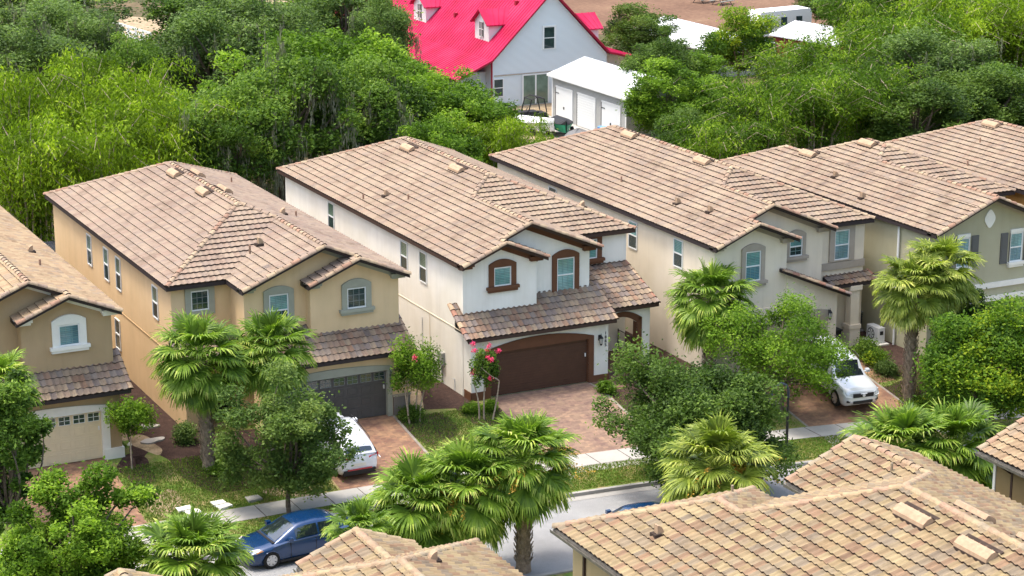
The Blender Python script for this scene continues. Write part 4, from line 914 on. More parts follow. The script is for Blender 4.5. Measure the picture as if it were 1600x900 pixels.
def make_frond(rs, b, base, az, el, plen, blade, nl=40, tone=0, droop=1.0):
    """fan frond: base point, azimuth, elevation of the petiole; appended to builder b (material 0 leaf)"""
    d = np.array([math.cos(az)*math.cos(el), math.sin(az)*math.cos(el), math.sin(el)]); side = np.array([-math.sin(az), math.cos(az), 0.]); up = np.cross(d, side)*-1
    up = np.cross(side, d)*-1
    up = np.cross(d, side); up = -up if up[2] < 0 else up
    n = 5; P = [base]; g = .10*droop
    dd = d.copy()
    for i in range(n): dd = dd+np.array([0, 0, -g*(.5+i*.35)]); dd /= np.linalg.norm(dd); P.append(P[-1]+dd*plen/n)
    b.tube(P, [.035, .03, .026, .022, .02, .018], 4, cap=False, tint=.55)
    hub = np.array(P[-1]); side2 = side; up2 = np.cross(dd, side2); up2 = -up2 if up2[2] < 0 else up2
    tilt = rs.uniform(-.25, .25)
    V, F, U = [], [], []
    for k in range(nl):
        f = (k+.5)/nl*2-1; a = f*2.05; fold = .32*abs(math.sin(a))+.05
        ld = dd*math.cos(a)+side2*math.sin(a)+up2*fold; ld /= np.linalg.norm(ld)
        L = blade*(1.0-.30*abs(f)**2)*rs.uniform(.9, 1.08); w = .036+.014*rs.rand()
        w *= blade/.95
        ws = np.cross(ld, up2); ws /= np.linalg.norm(ws)+1e-9
        s = [0, .38, .68, 1.0]; wd = [.45*w, 1.0*w, .72*w, .06*w]; dr = [0, 0, .03, .0]; pts = []; p = hub+ld*.03; cur = ld.copy(); last = 0
        bend = droop*rs.uniform(.35, .95)
        pts.append(p)
        for j in range(1, 4):
            cur = cur+np.array([0, 0, -bend*(.12, .42, 1.1)[j-1]]); cur /= np.linalg.norm(cur); p = p+cur*L*(s[j]-s[j-1]); pts.append(p)
        tn = np.clip(tone+rs.uniform(-.16, .16), 0, 1); tv_ = rs.uniform(.3, .8)
        lift = up2*.02*(1 if k % 2 else -1)
        for j in range(3):
            i0 = len(V); V += [pts[j]-ws*wd[j], pts[j]+ws*wd[j]+lift, pts[j+1]+ws*wd[j+1]+lift, pts[j+1]-ws*wd[j+1]]
            F.append((i0, i0+1, i0+2, i0+3)); U.append([(min(1, tn+(.22 if j == 2 else 0)), tv_)]*4)
    b.arrays(V, F, 0, U)
def make_palm(name, seed, th, crown=2.3, nf=54, leafm='lf_palm', lean=(0, 0), tr=.2, fruit=0, rust=False, blade=.95, low=-.9, old=.0, dead=4):
    rs = np.random.RandomState(seed); rr = random.Random(seed); root = empty(name, (0, 0, 0)); top = np.array([lean[0], lean[1], th])
    b = MB(); pth = [(lean[0]*t*t, lean[1]*t*t, -.4+(th+.4)*t) for t in np.linspace(0, 1, 9)]
    b.tube(pth, [tr*1.25, tr*1.05]+[tr]*6+[tr*1.15], 10)
    nb = int(th*26)
    for i in range(nb):        # leaf-base boots criss-crossing the trunk
        t = (i+.5)/nb; z = .25+t*(th-.2); a = i*2.39996; cx, cy = lean[0]*t*t, lean[1]*t*t; q = tr*.98
        o = Vector((math.cos(a), math.sin(a), 0)); s_ = Vector((-math.sin(a), math.cos(a), 0)); c = Vector((cx, cy, z)); hh = .2; sp = .11
        for sg in (-1, 1):
            p0 = c+o*q-s_*sg*.0+Vector((0, 0, -hh*.4)); p1 = c+o*(q+.075)+s_*sg*sp+Vector((0, 0, hh))
            b.poly([p0-s_*.028, p0+s_*.028, p1+s_*.03, p1-s_*.03]); b.poly([p0+o*.02-s_*.0, p0+s_*.028, p1+s_*.03, p1+o*.035])
    b.build('trunk', [M['palm_rust' if rust else 'palm_bark']], root, recalc=False)
    b = MB()
    for i in range(nf):
        t = (i+.5)/nf; el = 1.45-(1.45-low)*t**.85+rr.uniform(-.22, .22); az = i*2.39996+rr.uniform(-.2, .2); pl = crown*(.50 if t > .12 else .36)*rr.uniform(.78, 1.2)
        tone = .30+.25*rr.random()+(.25 if t > .8 else 0)*old*2+(-.1 if t < .2 else 0)
        make_frond(rs, b, top+np.array([math.cos(az), math.sin(az), 0])*.1+np.array([0, 0, .25-.4*t]), az, el, pl, 1.14*blade*crown/2.3*rr.uniform(.9, 1.1)*(1.0 if t > .1 else .85), tone=tone, droop=.7+.6*t)
    b.build('fronds', M[leafm], root, recalc=False)
    if dead:
        b = MB()
        for i in range(dead):
            make_frond(rs, b, top+np.array([0, 0, -.35]), rr.uniform(0, 6.28), rr.uniform(-1.25, -.75), crown*.42, blade*crown/2.5, nl=22, tone=.4, droop=2.0)
        b.build('dead_fronds', M['lf_dead'], root, recalc=False)
    if fruit:
        q = MB()
        for k in range(fruit):
            az = rr.uniform(0, 6.28) if fruit > 2 else (-2.4 if k == 0 else -.6); C = []
            ax = np.array([math.cos(az), math.sin(az), .15])
            for s_ in range(16):
                dv = ax+rs.normal(size=3)*.28; p = top+ax*.45
                t = rs.uniform(.2, 1, 60)[:, None]; C.append(p+dv*t*crown*.62+np.array([0, 0, -.5])*t*t+rs.normal(size=(60, 3))*.05)
            C = np.concatenate(C); V, F, uv = leaf_quads(C, .10, .3, rs); q.arrays(V, F, 0, uv.reshape(-1, 4, 2).tolist())
        q.build('flower_stalks', M['lf_fruit'], root, recalc=False)
    return root
def children(o): return [c for c in bpy.data.objects if c.parent == o]
_kids = {}
def place(o, x, y, z, rz=0, sc=1, label=None, cat=None, group=None):
    o.location = (x, y, z); o.rotation_euler = (0, 0, rz); o.scale = (sc, sc, sc) if not hasattr(sc, '__len__') else sc
    tag(o, label, cat, group); return o
def dup(o):
    c = o.copy(); COL.objects.link(c)
    if o.name not in _kids: _kids[o.name] = children(o)
    for k in _kids[o.name]:
        d = k.copy(); COL.objects.link(d); d.parent = c
    return c
def on(px, py, z=None):
    """ground point under a photo measurement"""
    p = atz(px, py, -1.0 if z is None else z)
    if z is None:
        for _ in range(4): p = atz(px, py, gz(p[0], p[1]))
    return p
M['lf_dead'] = leaf_mat('withered_frond', [(.20,.13,.05),(.30,.21,.09),(.38,.28,.13),(.42,.34,.2)], .2, .6, .2)
# ---- palms
def palm(label, px, py, th, seed, off=(0, 0), **k):
    """trunk foot measured at px,py in the photo"""
    p = on(px, py); o = make_palm('sabal_palm', seed, th, **k); place(o, p[0]+off[0], p[1]+off[1], gz(p[0], p[1]), label=label, cat='palm tree', group='sabal palms along the street'); return o
palm('sabal palm with thick rough trunk in the mulch before the yellow house', 326, 733, 4.75, 11, crown=2.3, nf=50, tr=.24, lean=(-.2, .1), low=-.6, rust=False, leafm='lf_palm')
def palm_at(label, px, py, y, seed, zg=None, **k):
    """crown heart measured at px,py; the palm stands at depth y"""
    c = aty(px, py, y); g = gz(c[0], c[1]) if zg is None else zg; o = make_palm('sabal_palm', seed, c[2]-g, **k); place(o, c[0], c[1], g, label=label, cat='palm tree', group='sabal palms along the street'); return o
palm_at('sabal palm close to the yellow house entry, right crown of the pair', 420, 552, 79.8, 12, crown=2.15, nf=54, tr=.2, fruit=0)
palm_at('tall sabal palm with bare patterned trunk at bottom centre, orange flower stalks in its crown', 818, 722, 65.3, 13, crown=2.35, nf=59, tr=.27, fruit=2, low=-.75)
palm_at('dense low sabal palm right of the blue sedan, leftmost of the clump', 655, 790, 66.2, 14, crown=2.35, nf=59, tr=.24, leafm='lf_palm')
palm_at('sabal palm crown tucked between the blue sedan clump and the tall palm', 735, 765, 65.6, 15, crown=2.3, nf=57, tr=.24, leafm='lf_palm', fruit=1)
palm_at('small low fan palm directly behind the blue sedan boot', 560, 835, 63.6, 16, crown=1.35, nf=33, tr=.16)
palm_at('pale green sabal palm with orange stalks beside the bottom right roof', 1118, 735, 60.3, 17, crown=2.3, nf=62, tr=.25, leafm='lf_palm_b', fruit=2, low=-1.1, old=.3)
palm_at('wide sabal palm behind the bottom right roof ridge, in front of the yellow-green tree', 1405, 705, 61.0, 18, crown=2.3, nf=57, tr=.25)
palm_at('bushy sabal palm next to the house at the right edge', 1488, 705, 60.5, 19, crown=2.35, nf=57, tr=.25, leafm='lf_palm')
palm_at('sabal palm against the side wall of the cream house', 1110, 470, 79.3, 20, crown=2.3, nf=57, tr=.24, fruit=0, leafm='lf_palm')
palm_at('sabal palm with crisscross trunk beside the sage house, left of the two', 1428, 452, 74.2, 21, crown=2.1, nf=54, tr=.24, leafm='lf_palm_b', lean=(0, 0), old=.4)
palm_at('sabal palm beside the sage house with taller paler crown, right of the two', 1472, 425, 74.6, 22, crown=2.1, nf=54, tr=.24, leafm='lf_palm_b', old=.4)
palm_at('low bright fan palm at the bottom left corner beside the blue sedan hood', 303, 880, 66.0, 23, crown=2.35, nf=59, tr=.24, leafm='lf_palm', fruit=0)
palm_at('sabal palm cut by the left edge in front of the brown house', -8, 612, 77.8, 24, crown=1.9, nf=49, tr=.22, leafm='lf_palm')
M['lf_street'] = leaf_mat('street_oak_leaf', [(.045,.085,.022),(.085,.145,.035),(.135,.205,.05),(.21,.28,.075)])
# ---- street trees
def tree_px(label, px, py, y, w_px, top_px, bot_px, seed, zg=None, **k):
    """crown centre column px; crown top/bottom rows; depth y"""
    c = aty(px, py, y); t = aty(px, top_px, y)[2]; bo = aty(px, bot_px, y)[2]; ppm = FPX/np.linalg.norm(c-_o)
    g = gz(c[0], c[1]) if zg is None else zg; r = w_px/2/ppm
    kw = dict(ncl=64, nleaf=34000, leafm='lf_oak', size=.15, asp=.5, clr=.21); kw.update(k); cat = kw.pop('cat', 'tree'); grp = kw.pop('group', 'street trees'); nm = kw.pop('name', 'live_oak_tree')
    o = make_tree(nm, seed, r, t-g, max(.6, bo-g), **kw); place(o, c[0], c[1], g, label=label, cat=cat, group=grp); return o
tree_px('live oak with slim grey trunk on the verge behind the blue sedan', 450, 660, 74.3, 225, 590, 785, 41, nleaf=33000, leafm='lf_street', ncl=70, clr=.19, tr=.13, top=.6)
tree_px('large live oak between the white house driveway and the street lamp', 1082, 660, 69.0, 322, 572, 845, 42, nleaf=80000, leafm='lf_dark', tr=.2, ncl=150, size=.16, clr=.17)
tree_px('lighter feathery live oak arching over the silver sport utility vehicle', 1222, 560, 75.6, 232, 462, 655, 48, nleaf=25000, leafm='lf_green', tr=.14, ncl=70, size=.14, clr=.19)
tree_px('live oak cut by the left edge in front of the cream garage door', 8, 710, 73.6, 150, 570, 850, 44, nleaf=36000, leafm='lf_oak', tr=.15, ncl=80, size=.16, clr=.19)
tree_px('bushy young oak at the bottom left hiding the end of the red driveway', 120, 830, 68.5, 250, 740, 950, 45, nleaf=52000, leafm='lf_green', tr=.15, ncl=80, size=.16, clr=.19)
tree_px('broad yellow-green tree at the right edge below the sage house', 1555, 575, 69.0, 250, 470, 705, 46, nleaf=60000, leafm='lf_yellow', tr=.18, size=.17, clr=.27, name='broadleaf_tree')
tree_px('dark green oak behind the yellow-green tree, below the white bands of the sage house', 1535, 505, 73.6, 170, 462, 600, 47, nleaf=30000, leafm='lf_dark', tr=.14)
def myrtle(label, px, py, h, r, seed, leafm, trunks=4, nleaf=5200, flowers=0, zc=.42, **k):
    p = on(px, py); o = make_tree('crape_myrtle', seed, r, h, h*zc, 26, nleaf, leafm, 'bark_pale', size=.12, asp=.5, clr=.27, tr=.045, trunks=trunks, flat=2.0, **k)
    place(o, p[0], p[1], gz(p[0], p[1]), label=label, cat='small tree', group='crape myrtles in the front yards')
    if flowers:
        rs = np.random.RandomState(seed); q = MB()
        for i in range(flowers):
            a = rs.uniform(0, 6.28); f = MB(); c = np.array([math.cos(a)*r*rs.uniform(.55, 1.1), math.sin(a)*r*rs.uniform(.55, 1.1), h*rs.uniform(.62, 1.05)])
            C = c+rs.normal(size=(90, 3))*.055; V, F, uv = leaf_quads(C, .055, .8, rs); np_mesh('blossom', V, F, uv, M['lf_pink'], o)
    return o
myrtle('crape myrtle with upright bright green foliage and pale multiple stems right of the yellow house', 648, 662, 3.7, 1.25, 51, 'lf_green', 4, 9000, flowers=1, zc=.38)
myrtle('crape myrtle with pink blossoms in front of the brown garage surround', 756, 655, 3.2, .72, 52, 'lf_oak', 3, 3600, flowers=12, zc=.5)
myrtle('small single stemmed crape myrtle at the corner of the cream garage door', 207, 735, 2.9, .95, 53, 'lf_green', 1, 5500, zc=.55)
def shrub(label, px, py, r, h, seed, leafm='lf_green', n=2600, size=.10, cat='shrub', name='shrub', p=None, asp=.5):
    p = on(px, py) if p is None else p; rs = np.random.RandomState(seed); root = empty(name, (p[0], p[1], gz(p[0], p[1])), label, cat, 'shrubs in the planting beds')
    cl = [((rs.uniform(-.5, .5)*r, rs.uniform(-.5, .5)*r, h*rs.uniform(.35, .6)), (r*.6, r*.6, h*.45), rs.rand()) for _ in range(7)]
    P, T = crown_points(rs, n, cl); P[:, 2] = np.maximum(P[:, 2], .03); V, F, uv = leaf_quads(P, size, asp, rs, T, shade=.5); np_mesh('foliage', V, F, uv, M[leafm], root)
    b = MB()
    for i in range(5): b.tube([(0, 0, -.1), (rs.uniform(-.4, .4)*r, rs.uniform(-.4, .4)*r, h*.6)], [.02, .008], 4)
    b.build('stem', M['bark'], root, recalc=False); return root
shrub('low dense green shrub at the foot of the crape myrtle by the stone pier', 637, 655, .62, .65, 61, 'lf_oak', 4200)
shrub('grassy green tuft at the brown plinth, left of the pink myrtle stems', 737, 648, .42, .5, 62, 'lf_green', 1600, .22, asp=.12)
shrub('grassy green tuft at the brown plinth, right of the pink myrtle stems', 765, 643, .42, .5, 63, 'lf_green', 1600, .22, asp=.12)
shrub('leafy fern-like plant at the right end of the brown garage', 948, 613, .5, .6, 64, 'lf_green', 1800, .16, asp=.3)
shrub('mixed shrub with reddish tips beside the white porch pier', 1012, 592, .6, .6, 65, 'lf_yellow', 3000)
shrub('olive shrub in the mulch beside the palm in front of the yellow house entry', 292, 690, .7, 1.0, 66, 'lf_grey', 3000)
shrub('small rosette plant at the white plinth corner of the brown house', 188, 703, .3, .4, 67, 'lf_oak', 500, .2, asp=.2)
shrub('dark rounded shrub in front of the cream house column', 1352, 560, .75, 1.0, 68, 'lf_oak', 3600)
shrub('brown-green shrub below the white wall unit', 1385, 585, .7, .7, 69, 'lf_grey', 2600)
shrub('ground plants around the palm trunk in front of the yellow house', 345, 735, 1.0, .35, 70, 'lf_green', 1500)
shrub('bright low shrub on the lawn right of the silver SUV', 1450, 640, 1.3, .5, 71, 'lf_yellow', 3500)
shrub('trimmed hedge plant right of the cream house entry path', 1372, 572, .8, .9, 72, 'lf_yellow', 3200)
# ---- grass blades on the lawns that can be seen
rs = np.random.RandomState(5); C = []
for x0, x1, a, c, n in ((22.0, 30.2, .05, 4.6, 26000), (35.1, 39.7, .05, 5.2, 17000), (22, 34, -3.9, -1.45, 16000), (45.2, 52, .05, 5, 7000), (57.8, 63, .05, 4.5, 8000), (38, 53, -3.9, -1.45, 26000)):
    x = rs.uniform(x0, x1, n); t = rs.uniform(a, c, n); y = ys(x)+t; z = np.interp(t, _T, _Z)+.03; C.append(np.stack([x, y, z], 1))
C = np.concatenate(C); V, F, uv = leaf_quads(C, .10, .30, rs, None, dirv=np.array([0, 0, 1.6]))
g = np_mesh('grass', V, F, uv, M['lf_grass']); tag(g, 'short mown grass of the front lawns and verges', 'grass', kind='stuff')

# ================================================================ TREES BEHIND THE HOUSES
protos = {}
def proto(kind, i):
    key = (kind, i)
    if key not in protos:
        s = 300+i*7+len(kind)
        if kind == 'bamboo': o = make_bamboo('bamboo_clump', s, 10, 4.2, nleaf=19000)
        elif kind == 'gbamboo': o = make_bamboo('bamboo_clump', s, 10, 4.2, nleaf=19000, leafm='lf_bamboo_green')
        elif kind == 'oak': o = make_tree('oak_tree', s, 4.6, 10, 1.6, 90, 34000, 'lf_oak', size=.25, clr=.20, tr=.26, moss=0)
        elif kind == 'green': o = make_tree('broadleaf_tree', s, 4.4, 10, 1.4, 90, 34000, 'lf_green', size=.25, clr=.20, tr=.24)
        elif kind == 'grey': o = make_tree('moss_draped_oak', s, 4.8, 10, 2.6, 80, 32000, 'lf_grey', size=.23, clr=.20, tr=.26, moss=26)
        elif kind == 'moss': o = make_tree('moss_draped_oak', s, 4.8, 10, 3.4, 80, 32000, 'lf_oak', size=.24, clr=.20, tr=.28, moss=40)
        elif kind == 'dark': o = make_tree('dark_oak_tree', s, 4.6, 10, 1.4, 80, 30000, 'lf_dark', size=.25, clr=.21, tr=.26)
        elif kind == 'lime': o = make_tree('broadleaf_tree', s, 4.2, 10, 1.6, 44, 26000, 'lf_yellow', size=.28, clr=.3, tr=.22)
        protos[key] = [o, False]
    o, used = protos[key]
    if used: return dup(o)
    protos[key][1] = True; return o
BACK = [ # kind, photo column, crown-top row, depth, crown width (px), label
 ('bamboo', 40, 178, 113, 230, 'yellow-green bamboo clump at the left edge behind the brown house roof'),
 ('bamboo', 150, 160, 114, 230, 'yellow-green bamboo clump above the left end of the yellow house roof'),
 ('bamboo', 245, 150, 116, 220, 'bamboo clump just left of the yellow house roof apex'),
 ('bamboo', 20, 95, 121, 230, 'taller bamboo clump at the left edge, second row back'),
 ('bamboo', 120, 85, 123, 230, 'taller bamboo clump second row back, below the white rail fence'),
 ('bamboo', 205, 92, 124, 190, 'yellowish bamboo clump right below the white rail fence'),
 ('lime', 268, 150, 117, 110, 'bright big-leaved tree above the yellow house roof apex'),
 ('green', 320, 120, 127, 190, 'green tree filling the gap above the yellow house roof'),
 ('grey', 335, 0, 148, 210, 'grey-green moss oak at top left, right of the sandy track'),
 ('grey', 40, 25, 150, 220, 'grey-green oak at the top left corner'),
 ('grey', 105, -5, 162, 170, 'sparse grey oak left of the white rail fence'),
 ('grey', 385, -25, 152, 240, 'grey-green oak at the top edge above the big moss draped oaks'),
 ('moss', 365, 120, 116, 200, 'moss draped oak whose dark trunks show above the yellow house roof'),
 ('moss', 440, 70, 119, 250, 'large moss draped oak left of the white house roof'),
 ('moss', 545, 85, 121, 220, 'moss draped oak directly behind the white house back corner'),
 ('green', 480, 20, 131, 230, 'tall bright green oak in the middle of the wood'),
 ('green', 570, 40, 132, 200, 'tall green tree left of the red roof'),
 ('green', 625, 62, 128, 190, 'bright green tree below the red roof, above the white house roof apex'),
 ('green', 725, 118, 124, 190, 'green tree in front of the lower red roof'),
 ('bamboo', 790, 178, 119, 140, 'loose yellow-green bamboo in front of the sliding door of the farmhouse'),
 ('grey', 75, -35, 175, 260, 'tall grey-green oak touching the top edge at far left'),
 ('oak', 330, -45, 172, 220, 'oak at the top edge right of the sandy track'),
 ('grey', 530, -45, 160, 220, 'grey-green oak at the top edge left of the bare twiggy tree'),
 ('green', 598, 58, 137, 190, 'green tree hiding the left end of the crimson roof'),
 ('green', 690, 98, 127, 170, 'green tree under the crimson roof, right of the tallest wood'),
 ('oak', 470, -20, 165, 230, 'oak at the top edge left of centre'),
 ('green', 680, 165, 114, 160, 'lower green tree directly above the white house roof ridge'),
 ('lime', 845, 195, 111.5, 60, 'small bright tree between the parked junk and the cream house roof'),
 ('dark', 1000, 0, 160, 130, 'dark oak right of the farmhouse gable'),
 ('dark', 1035, 45, 140, 140, 'dark bushy tree rising behind the right end of the white garage'),
 ('green', 1045, 85, 131, 150, 'green tree hiding the right end of the white garage'),
 ('dark', 1080, 160, 121, 130, 'dark tree behind the cream house ridge'),
 ('green', 1120, 120, 128, 130, 'mid green tree below the round yellow-tipped tree'),
 ('lime', 1158, 6, 150, 112, 'round dense dark tree with yellow tips beside the camper'),
 ('gbamboo', 1120, 180, 112, 170, 'fresh green bamboo clump behind the cream house roof'),
 ('gbamboo', 1195, 120, 116, 200, 'tall green bamboo clump right of centre behind the roofs'),
 ('gbamboo', 1275, 100, 118, 210, 'tall green bamboo clump above the sage house roof apex'),
 ('gbamboo', 1350, 95, 119, 200, 'green bamboo clump above the small back wing of the sage house'),
 ('gbamboo', 1310, 52, 127, 210, 'yellow-green bamboo in front of the red barn'),
 ('gbamboo', 1400, 8, 131, 220, 'yellow-green bamboo right of the red barn'),
 ('grey', 1455, 35, 124, 210, 'grey-green oak with pale bent limbs at right'),
 ('dark', 1440, 110, 116, 200, 'dark green tree above the orange house roof, left side'),
 ('dark', 1530, 95, 117, 200, 'dark green tree above the orange house roof apex'),
 ('oak', 1610, 90, 118, 200, 'oak tree cut by the right edge behind the orange house'),
 ('bamboo', 1500, -18, 136, 220, 'yellow-green bamboo at the top right'),
 ('bamboo', 1590, -25, 135, 220, 'yellow-green bamboo at the top right corner'),
 ('gbamboo', 1355, -10, 141, 150, 'thin yellow-green tree top right of the white barn roof'),
 ('oak', 1345, -40, 165, 150, 'oak at the top edge between the camper and the top right bamboo'),
 ('grey', 1440, -50, 160, 200, 'grey-green oak at the top edge, right of the barn'),
 ('oak', 1560, -55, 160, 220, 'oak at the top right corner behind the bamboo'),
 ('oak', 190, 45, 140, 150, 'mid green oak under the left end of the white rail fence'),
 ('green', 1085, 70, 142, 125, 'green tree in front of the white-roofed shed'),
 ('gbamboo', 1228, 74, 138, 160, 'bamboo clump below the white camper'),
 ('dark', 1300, -35, 176, 110, 'dark tree at the top edge beyond the camper'),
 ('grey', 590, -20, 150, 120, 'thin leafless grey tree left of the dormer'),
]
rb = random.Random(8); cnt = {}
for kind, px, top, y, wpx, lab in BACK:
    i = cnt.get(kind, 0); cnt[kind] = i+1; c = aty(px, top, y); ppm = FPX/np.linalg.norm(c-_o); g = gz(c[0], y)
    hh = c[2]-g; rad = wpx/2/ppm; base = {'bamboo': 4.6, 'gbamboo': 4.6, 'oak': 4.9, 'green': 4.7, 'grey': 5.0, 'moss': 5.0, 'dark': 4.9, 'lime': 4.4}[kind]
    o = proto(kind, i % (3 if kind in ('bamboo', 'green', 'gbamboo') else 2)); s = rad/base; sz = hh/10.3
    place(o, c[0], c[1], g, rb.uniform(0, 6.28), (s*1.12, s*1.12, sz), lab, 'bamboo' if 'bamboo' in kind else 'tree', 'wood behind the houses')
# understorey
rs = np.random.RandomState(77); C = []; T = []
for _ in range(260):
    x = rs.uniform(25, 122); y = rs.uniform(109, 128)
    if 66 < x < 92 and y > 122: continue
    k = 260; C.append(np.array([x, y, -.6])+rs.normal(size=(k, 3))*np.array([.9, .9, .8])+np.array([0, 0, .8])); T.append(np.full(k, rs.rand()))
C = np.concatenate(C); V, F, uv = leaf_quads(C, .26, .5, rs, np.concatenate(T)); u_ = np_mesh('undergrowth', V, F, uv, M['lf_oak']); tag(u_, 'tangled low green undergrowth beneath the wood behind the houses', 'undergrowth', kind='stuff')
# ================================================================ VEHICLES
def car_paint(name, c, metal=.3, rough=.25):
    m, t, b = mat(name, rough, .5); b.inputs['Base Color'].default_value = (*c, 1); b.inputs['Metallic'].default_value = metal
    b.inputs['Coat Weight'].default_value = .8; b.inputs['Coat Roughness'].default_value = .05; return m
M['blue_paint'] = car_paint('metallic_blue_paint', (.004,.035,.115), .3)
M['white_paint'] = car_paint('white_car_paint', (.72,.74,.78), 0)
M['silver_paint'] = car_paint('silver_car_paint', (.62,.66,.70), .25)
M['tyre'] = plain('tyre_rubber', (.018,.018,.018), .85, .2)
M['rim'] = plain('alloy_rim', (.55,.56,.58), .3, .5, .7)
M['plastic'] = plain('black_plastic_trim', (.02,.02,.022), .6, .3)
gm, gt, gb = mat('car_window_glass', .03, 1.0); gb.inputs['Base Color'].default_value = (.012,.018,.022,1); gb.inputs['Coat Weight'].default_value = 1; M['car_glass'] = gm
M['red_lens'] = plain('red_lamp_lens', (.40,.01,.02), .15, .6)
M['clear_lens'] = plain('clear_lamp_lens', (.62,.66,.68), .1, .8)
M['amber'] = plain('amber_lens', (.75,.28,.05), .2, .6)
def lerp_tab(tab, s):
    xs = [a[0] for a in tab]; return [float(np.interp(s, xs, [a[i] for a in tab])) for i in range(1, len(tab[0]))]
def make_car(name, L, W, shell, cabin, wheels, wr, paint, label, cat='car', suv=False, rails=False):
    """front of the car towards -X; shell rows: (s, bottom, top, half-width, nose round); cabin rows: (s, base z, roof z, base half, roof half)"""
    root = empty(name, (0, 0, 0), label, cat); b = MB(); ns = 41
    S = np.linspace(0, L, ns); rings = []
    for s in S:
        zb, zt, hw = lerp_tab(shell, s); belt = zt
        mid = zb+(zt-zb)*.45
        ring = [(0, zb), (hw*.88, zb), (hw*.97, zb+.10), (hw, mid), (hw*.985, zb+(zt-zb)*.72), (hw*.955, zt-.07), (hw*.86, zt-.005), (hw*.5, zt+.02), (0, zt+.03)]
        # wheel openings
        r2 = []
        for (y, z) in ring:
            for wx in wheels:
                dx = abs(s-wx)
                if dx < wr*1.13 and y > hw*.9:
                    za = wr+math.sqrt(max(0, (wr*1.13)**2-dx*dx))
                    if z < za: z = za
            r2.append((y, z))
        rings.append([(s, -y, z) for y, z in r2[:0]]+[(s, y, z) for y, z in r2])
    for sg in (-1, 1):
        for i in range(ns-1):
            for k in range(8):
                q = [rings[i][k], rings[i+1][k], rings[i+1][k+1], rings[i][k+1]]; q = [(a, sg*y, z) for a, y, z in q]
                if Vector(q[0]) == Vector(q[3]) and Vector(q[1]) == Vector(q[2]): continue
                b.poly(q)
        for e, o_ in ((0, 1), (ns-1, -1)): b.poly([(a, sg*y, z) for a, y, z in rings[e]])
    # greenhouse
    cs = np.linspace(cabin[0][0], cabin[-1][0], 25); cr = []
    for s in cs:
        zb, zr, wb, wt = lerp_tab(cabin, s); h = zr-zb
        cr.append([(s, wb, zb-.06), (s, wb-(wb-wt)*.45, zb+h*.45), (s, wt+.02, zb+h*.86), (s, wt*.88, zb+h*.97), (s, wt*.5, zr+.008), (s, 0, zr+.015)])
    for sg in (-1, 1):
        for i in range(len(cs)-1):
            for k in range(5): b.poly([(a, sg*y, z) for a, y, z in (cr[i][k], cr[i+1][k], cr[i+1][k+1], cr[i][k+1])])
    o = b.build('body', paint, root, smooth=True)
    md = o.modifiers.new('bev', 'EDGE_SPLIT'); md.split_angle = R(38)
    # glass
    def cab(s, f):      # point on the cabin side, f 0 belt .. 1 roof edge
        zb, zr, wb, wt = lerp_tab(cabin, s); h = (zr-zb)*.86; return (s, wb-(wb-wt-.02)*f+.012, zb+h*f)
    tops = [r for r in cabin if r[2]-r[1] > .3]; f0, f1 = cabin[0], cabin[-1]; s_ws, s_rw = tops[0][0], tops[-1][0]
    def across(sA, sB, name_, offs):
        g = MB(); n = 6
        P = []
        for j in range(n+1):
            s = sA+(sB-sA)*j/n; zb, zr, wb, wt = lerp_tab(cabin, s); row = []
            for k in range(-4, 5): 
                q = k/4; w = (wb*.2+wt*.8)*.90 if True else wt
                w = wt*.86+(wb-wt)*.1; row.append((s+offs[0], q*w, zr+.03+offs[1]-.045*abs(q)**2.6*(1 if (zr-zb) > .2 else .5)))
            P.append(row)
        for j in range(n):
            for k in range(8): g.poly([P[j][k], P[j+1][k], P[j+1][k+1], P[j][k+1]])
        g.build(name_, M['car_glass'], root, smooth=True, recalc=True)
    across(f0[0]+.06, s_ws-.05, 'windshield', (0, 0)); across(s_rw+.05, f1[0]-.07, 'rear_window', (0, 0))
    sides = cabin_side_windows
    n_ = sides(suv)
    for sg in (-1, 1):
        for (u0, u1) in n_:
            sa = s_ws-.35+(s_rw+.25-s_ws+.35)*u0; sb = s_ws-.35+(s_rw+.25-s_ws+.35)*u1
            g = MB(); k = 6; top, bot = [], []
            for j in range(k+1):
                s = sa+(sb-sa)*j/k; zb, zr, wb, wt = lerp_tab(cabin, s); hh = zr-zb
                ft = min(.90, max(.12, .9 if hh > .3 else .7)); bot.append(cab(s, .08)); top.append(cab(s, ft))
            for j in range(k): g.poly([(a, sg*y, z) for a, y, z in (bot[j], bot[j+1], top[j+1], top[j])])
            g.build('side_window', M['car_glass'], root)
            d = MB(); sm = (sa+sb)/2; hw = lerp_tab(shell, sm)[2]; zz = lerp_tab(shell, sm)[1]
            d.box(sm+.16, sm+.36, sg*hw*.99-.02, sg*hw*.99+.02, zz-.17, zz-.14); d.build('door_handle', paint, root)
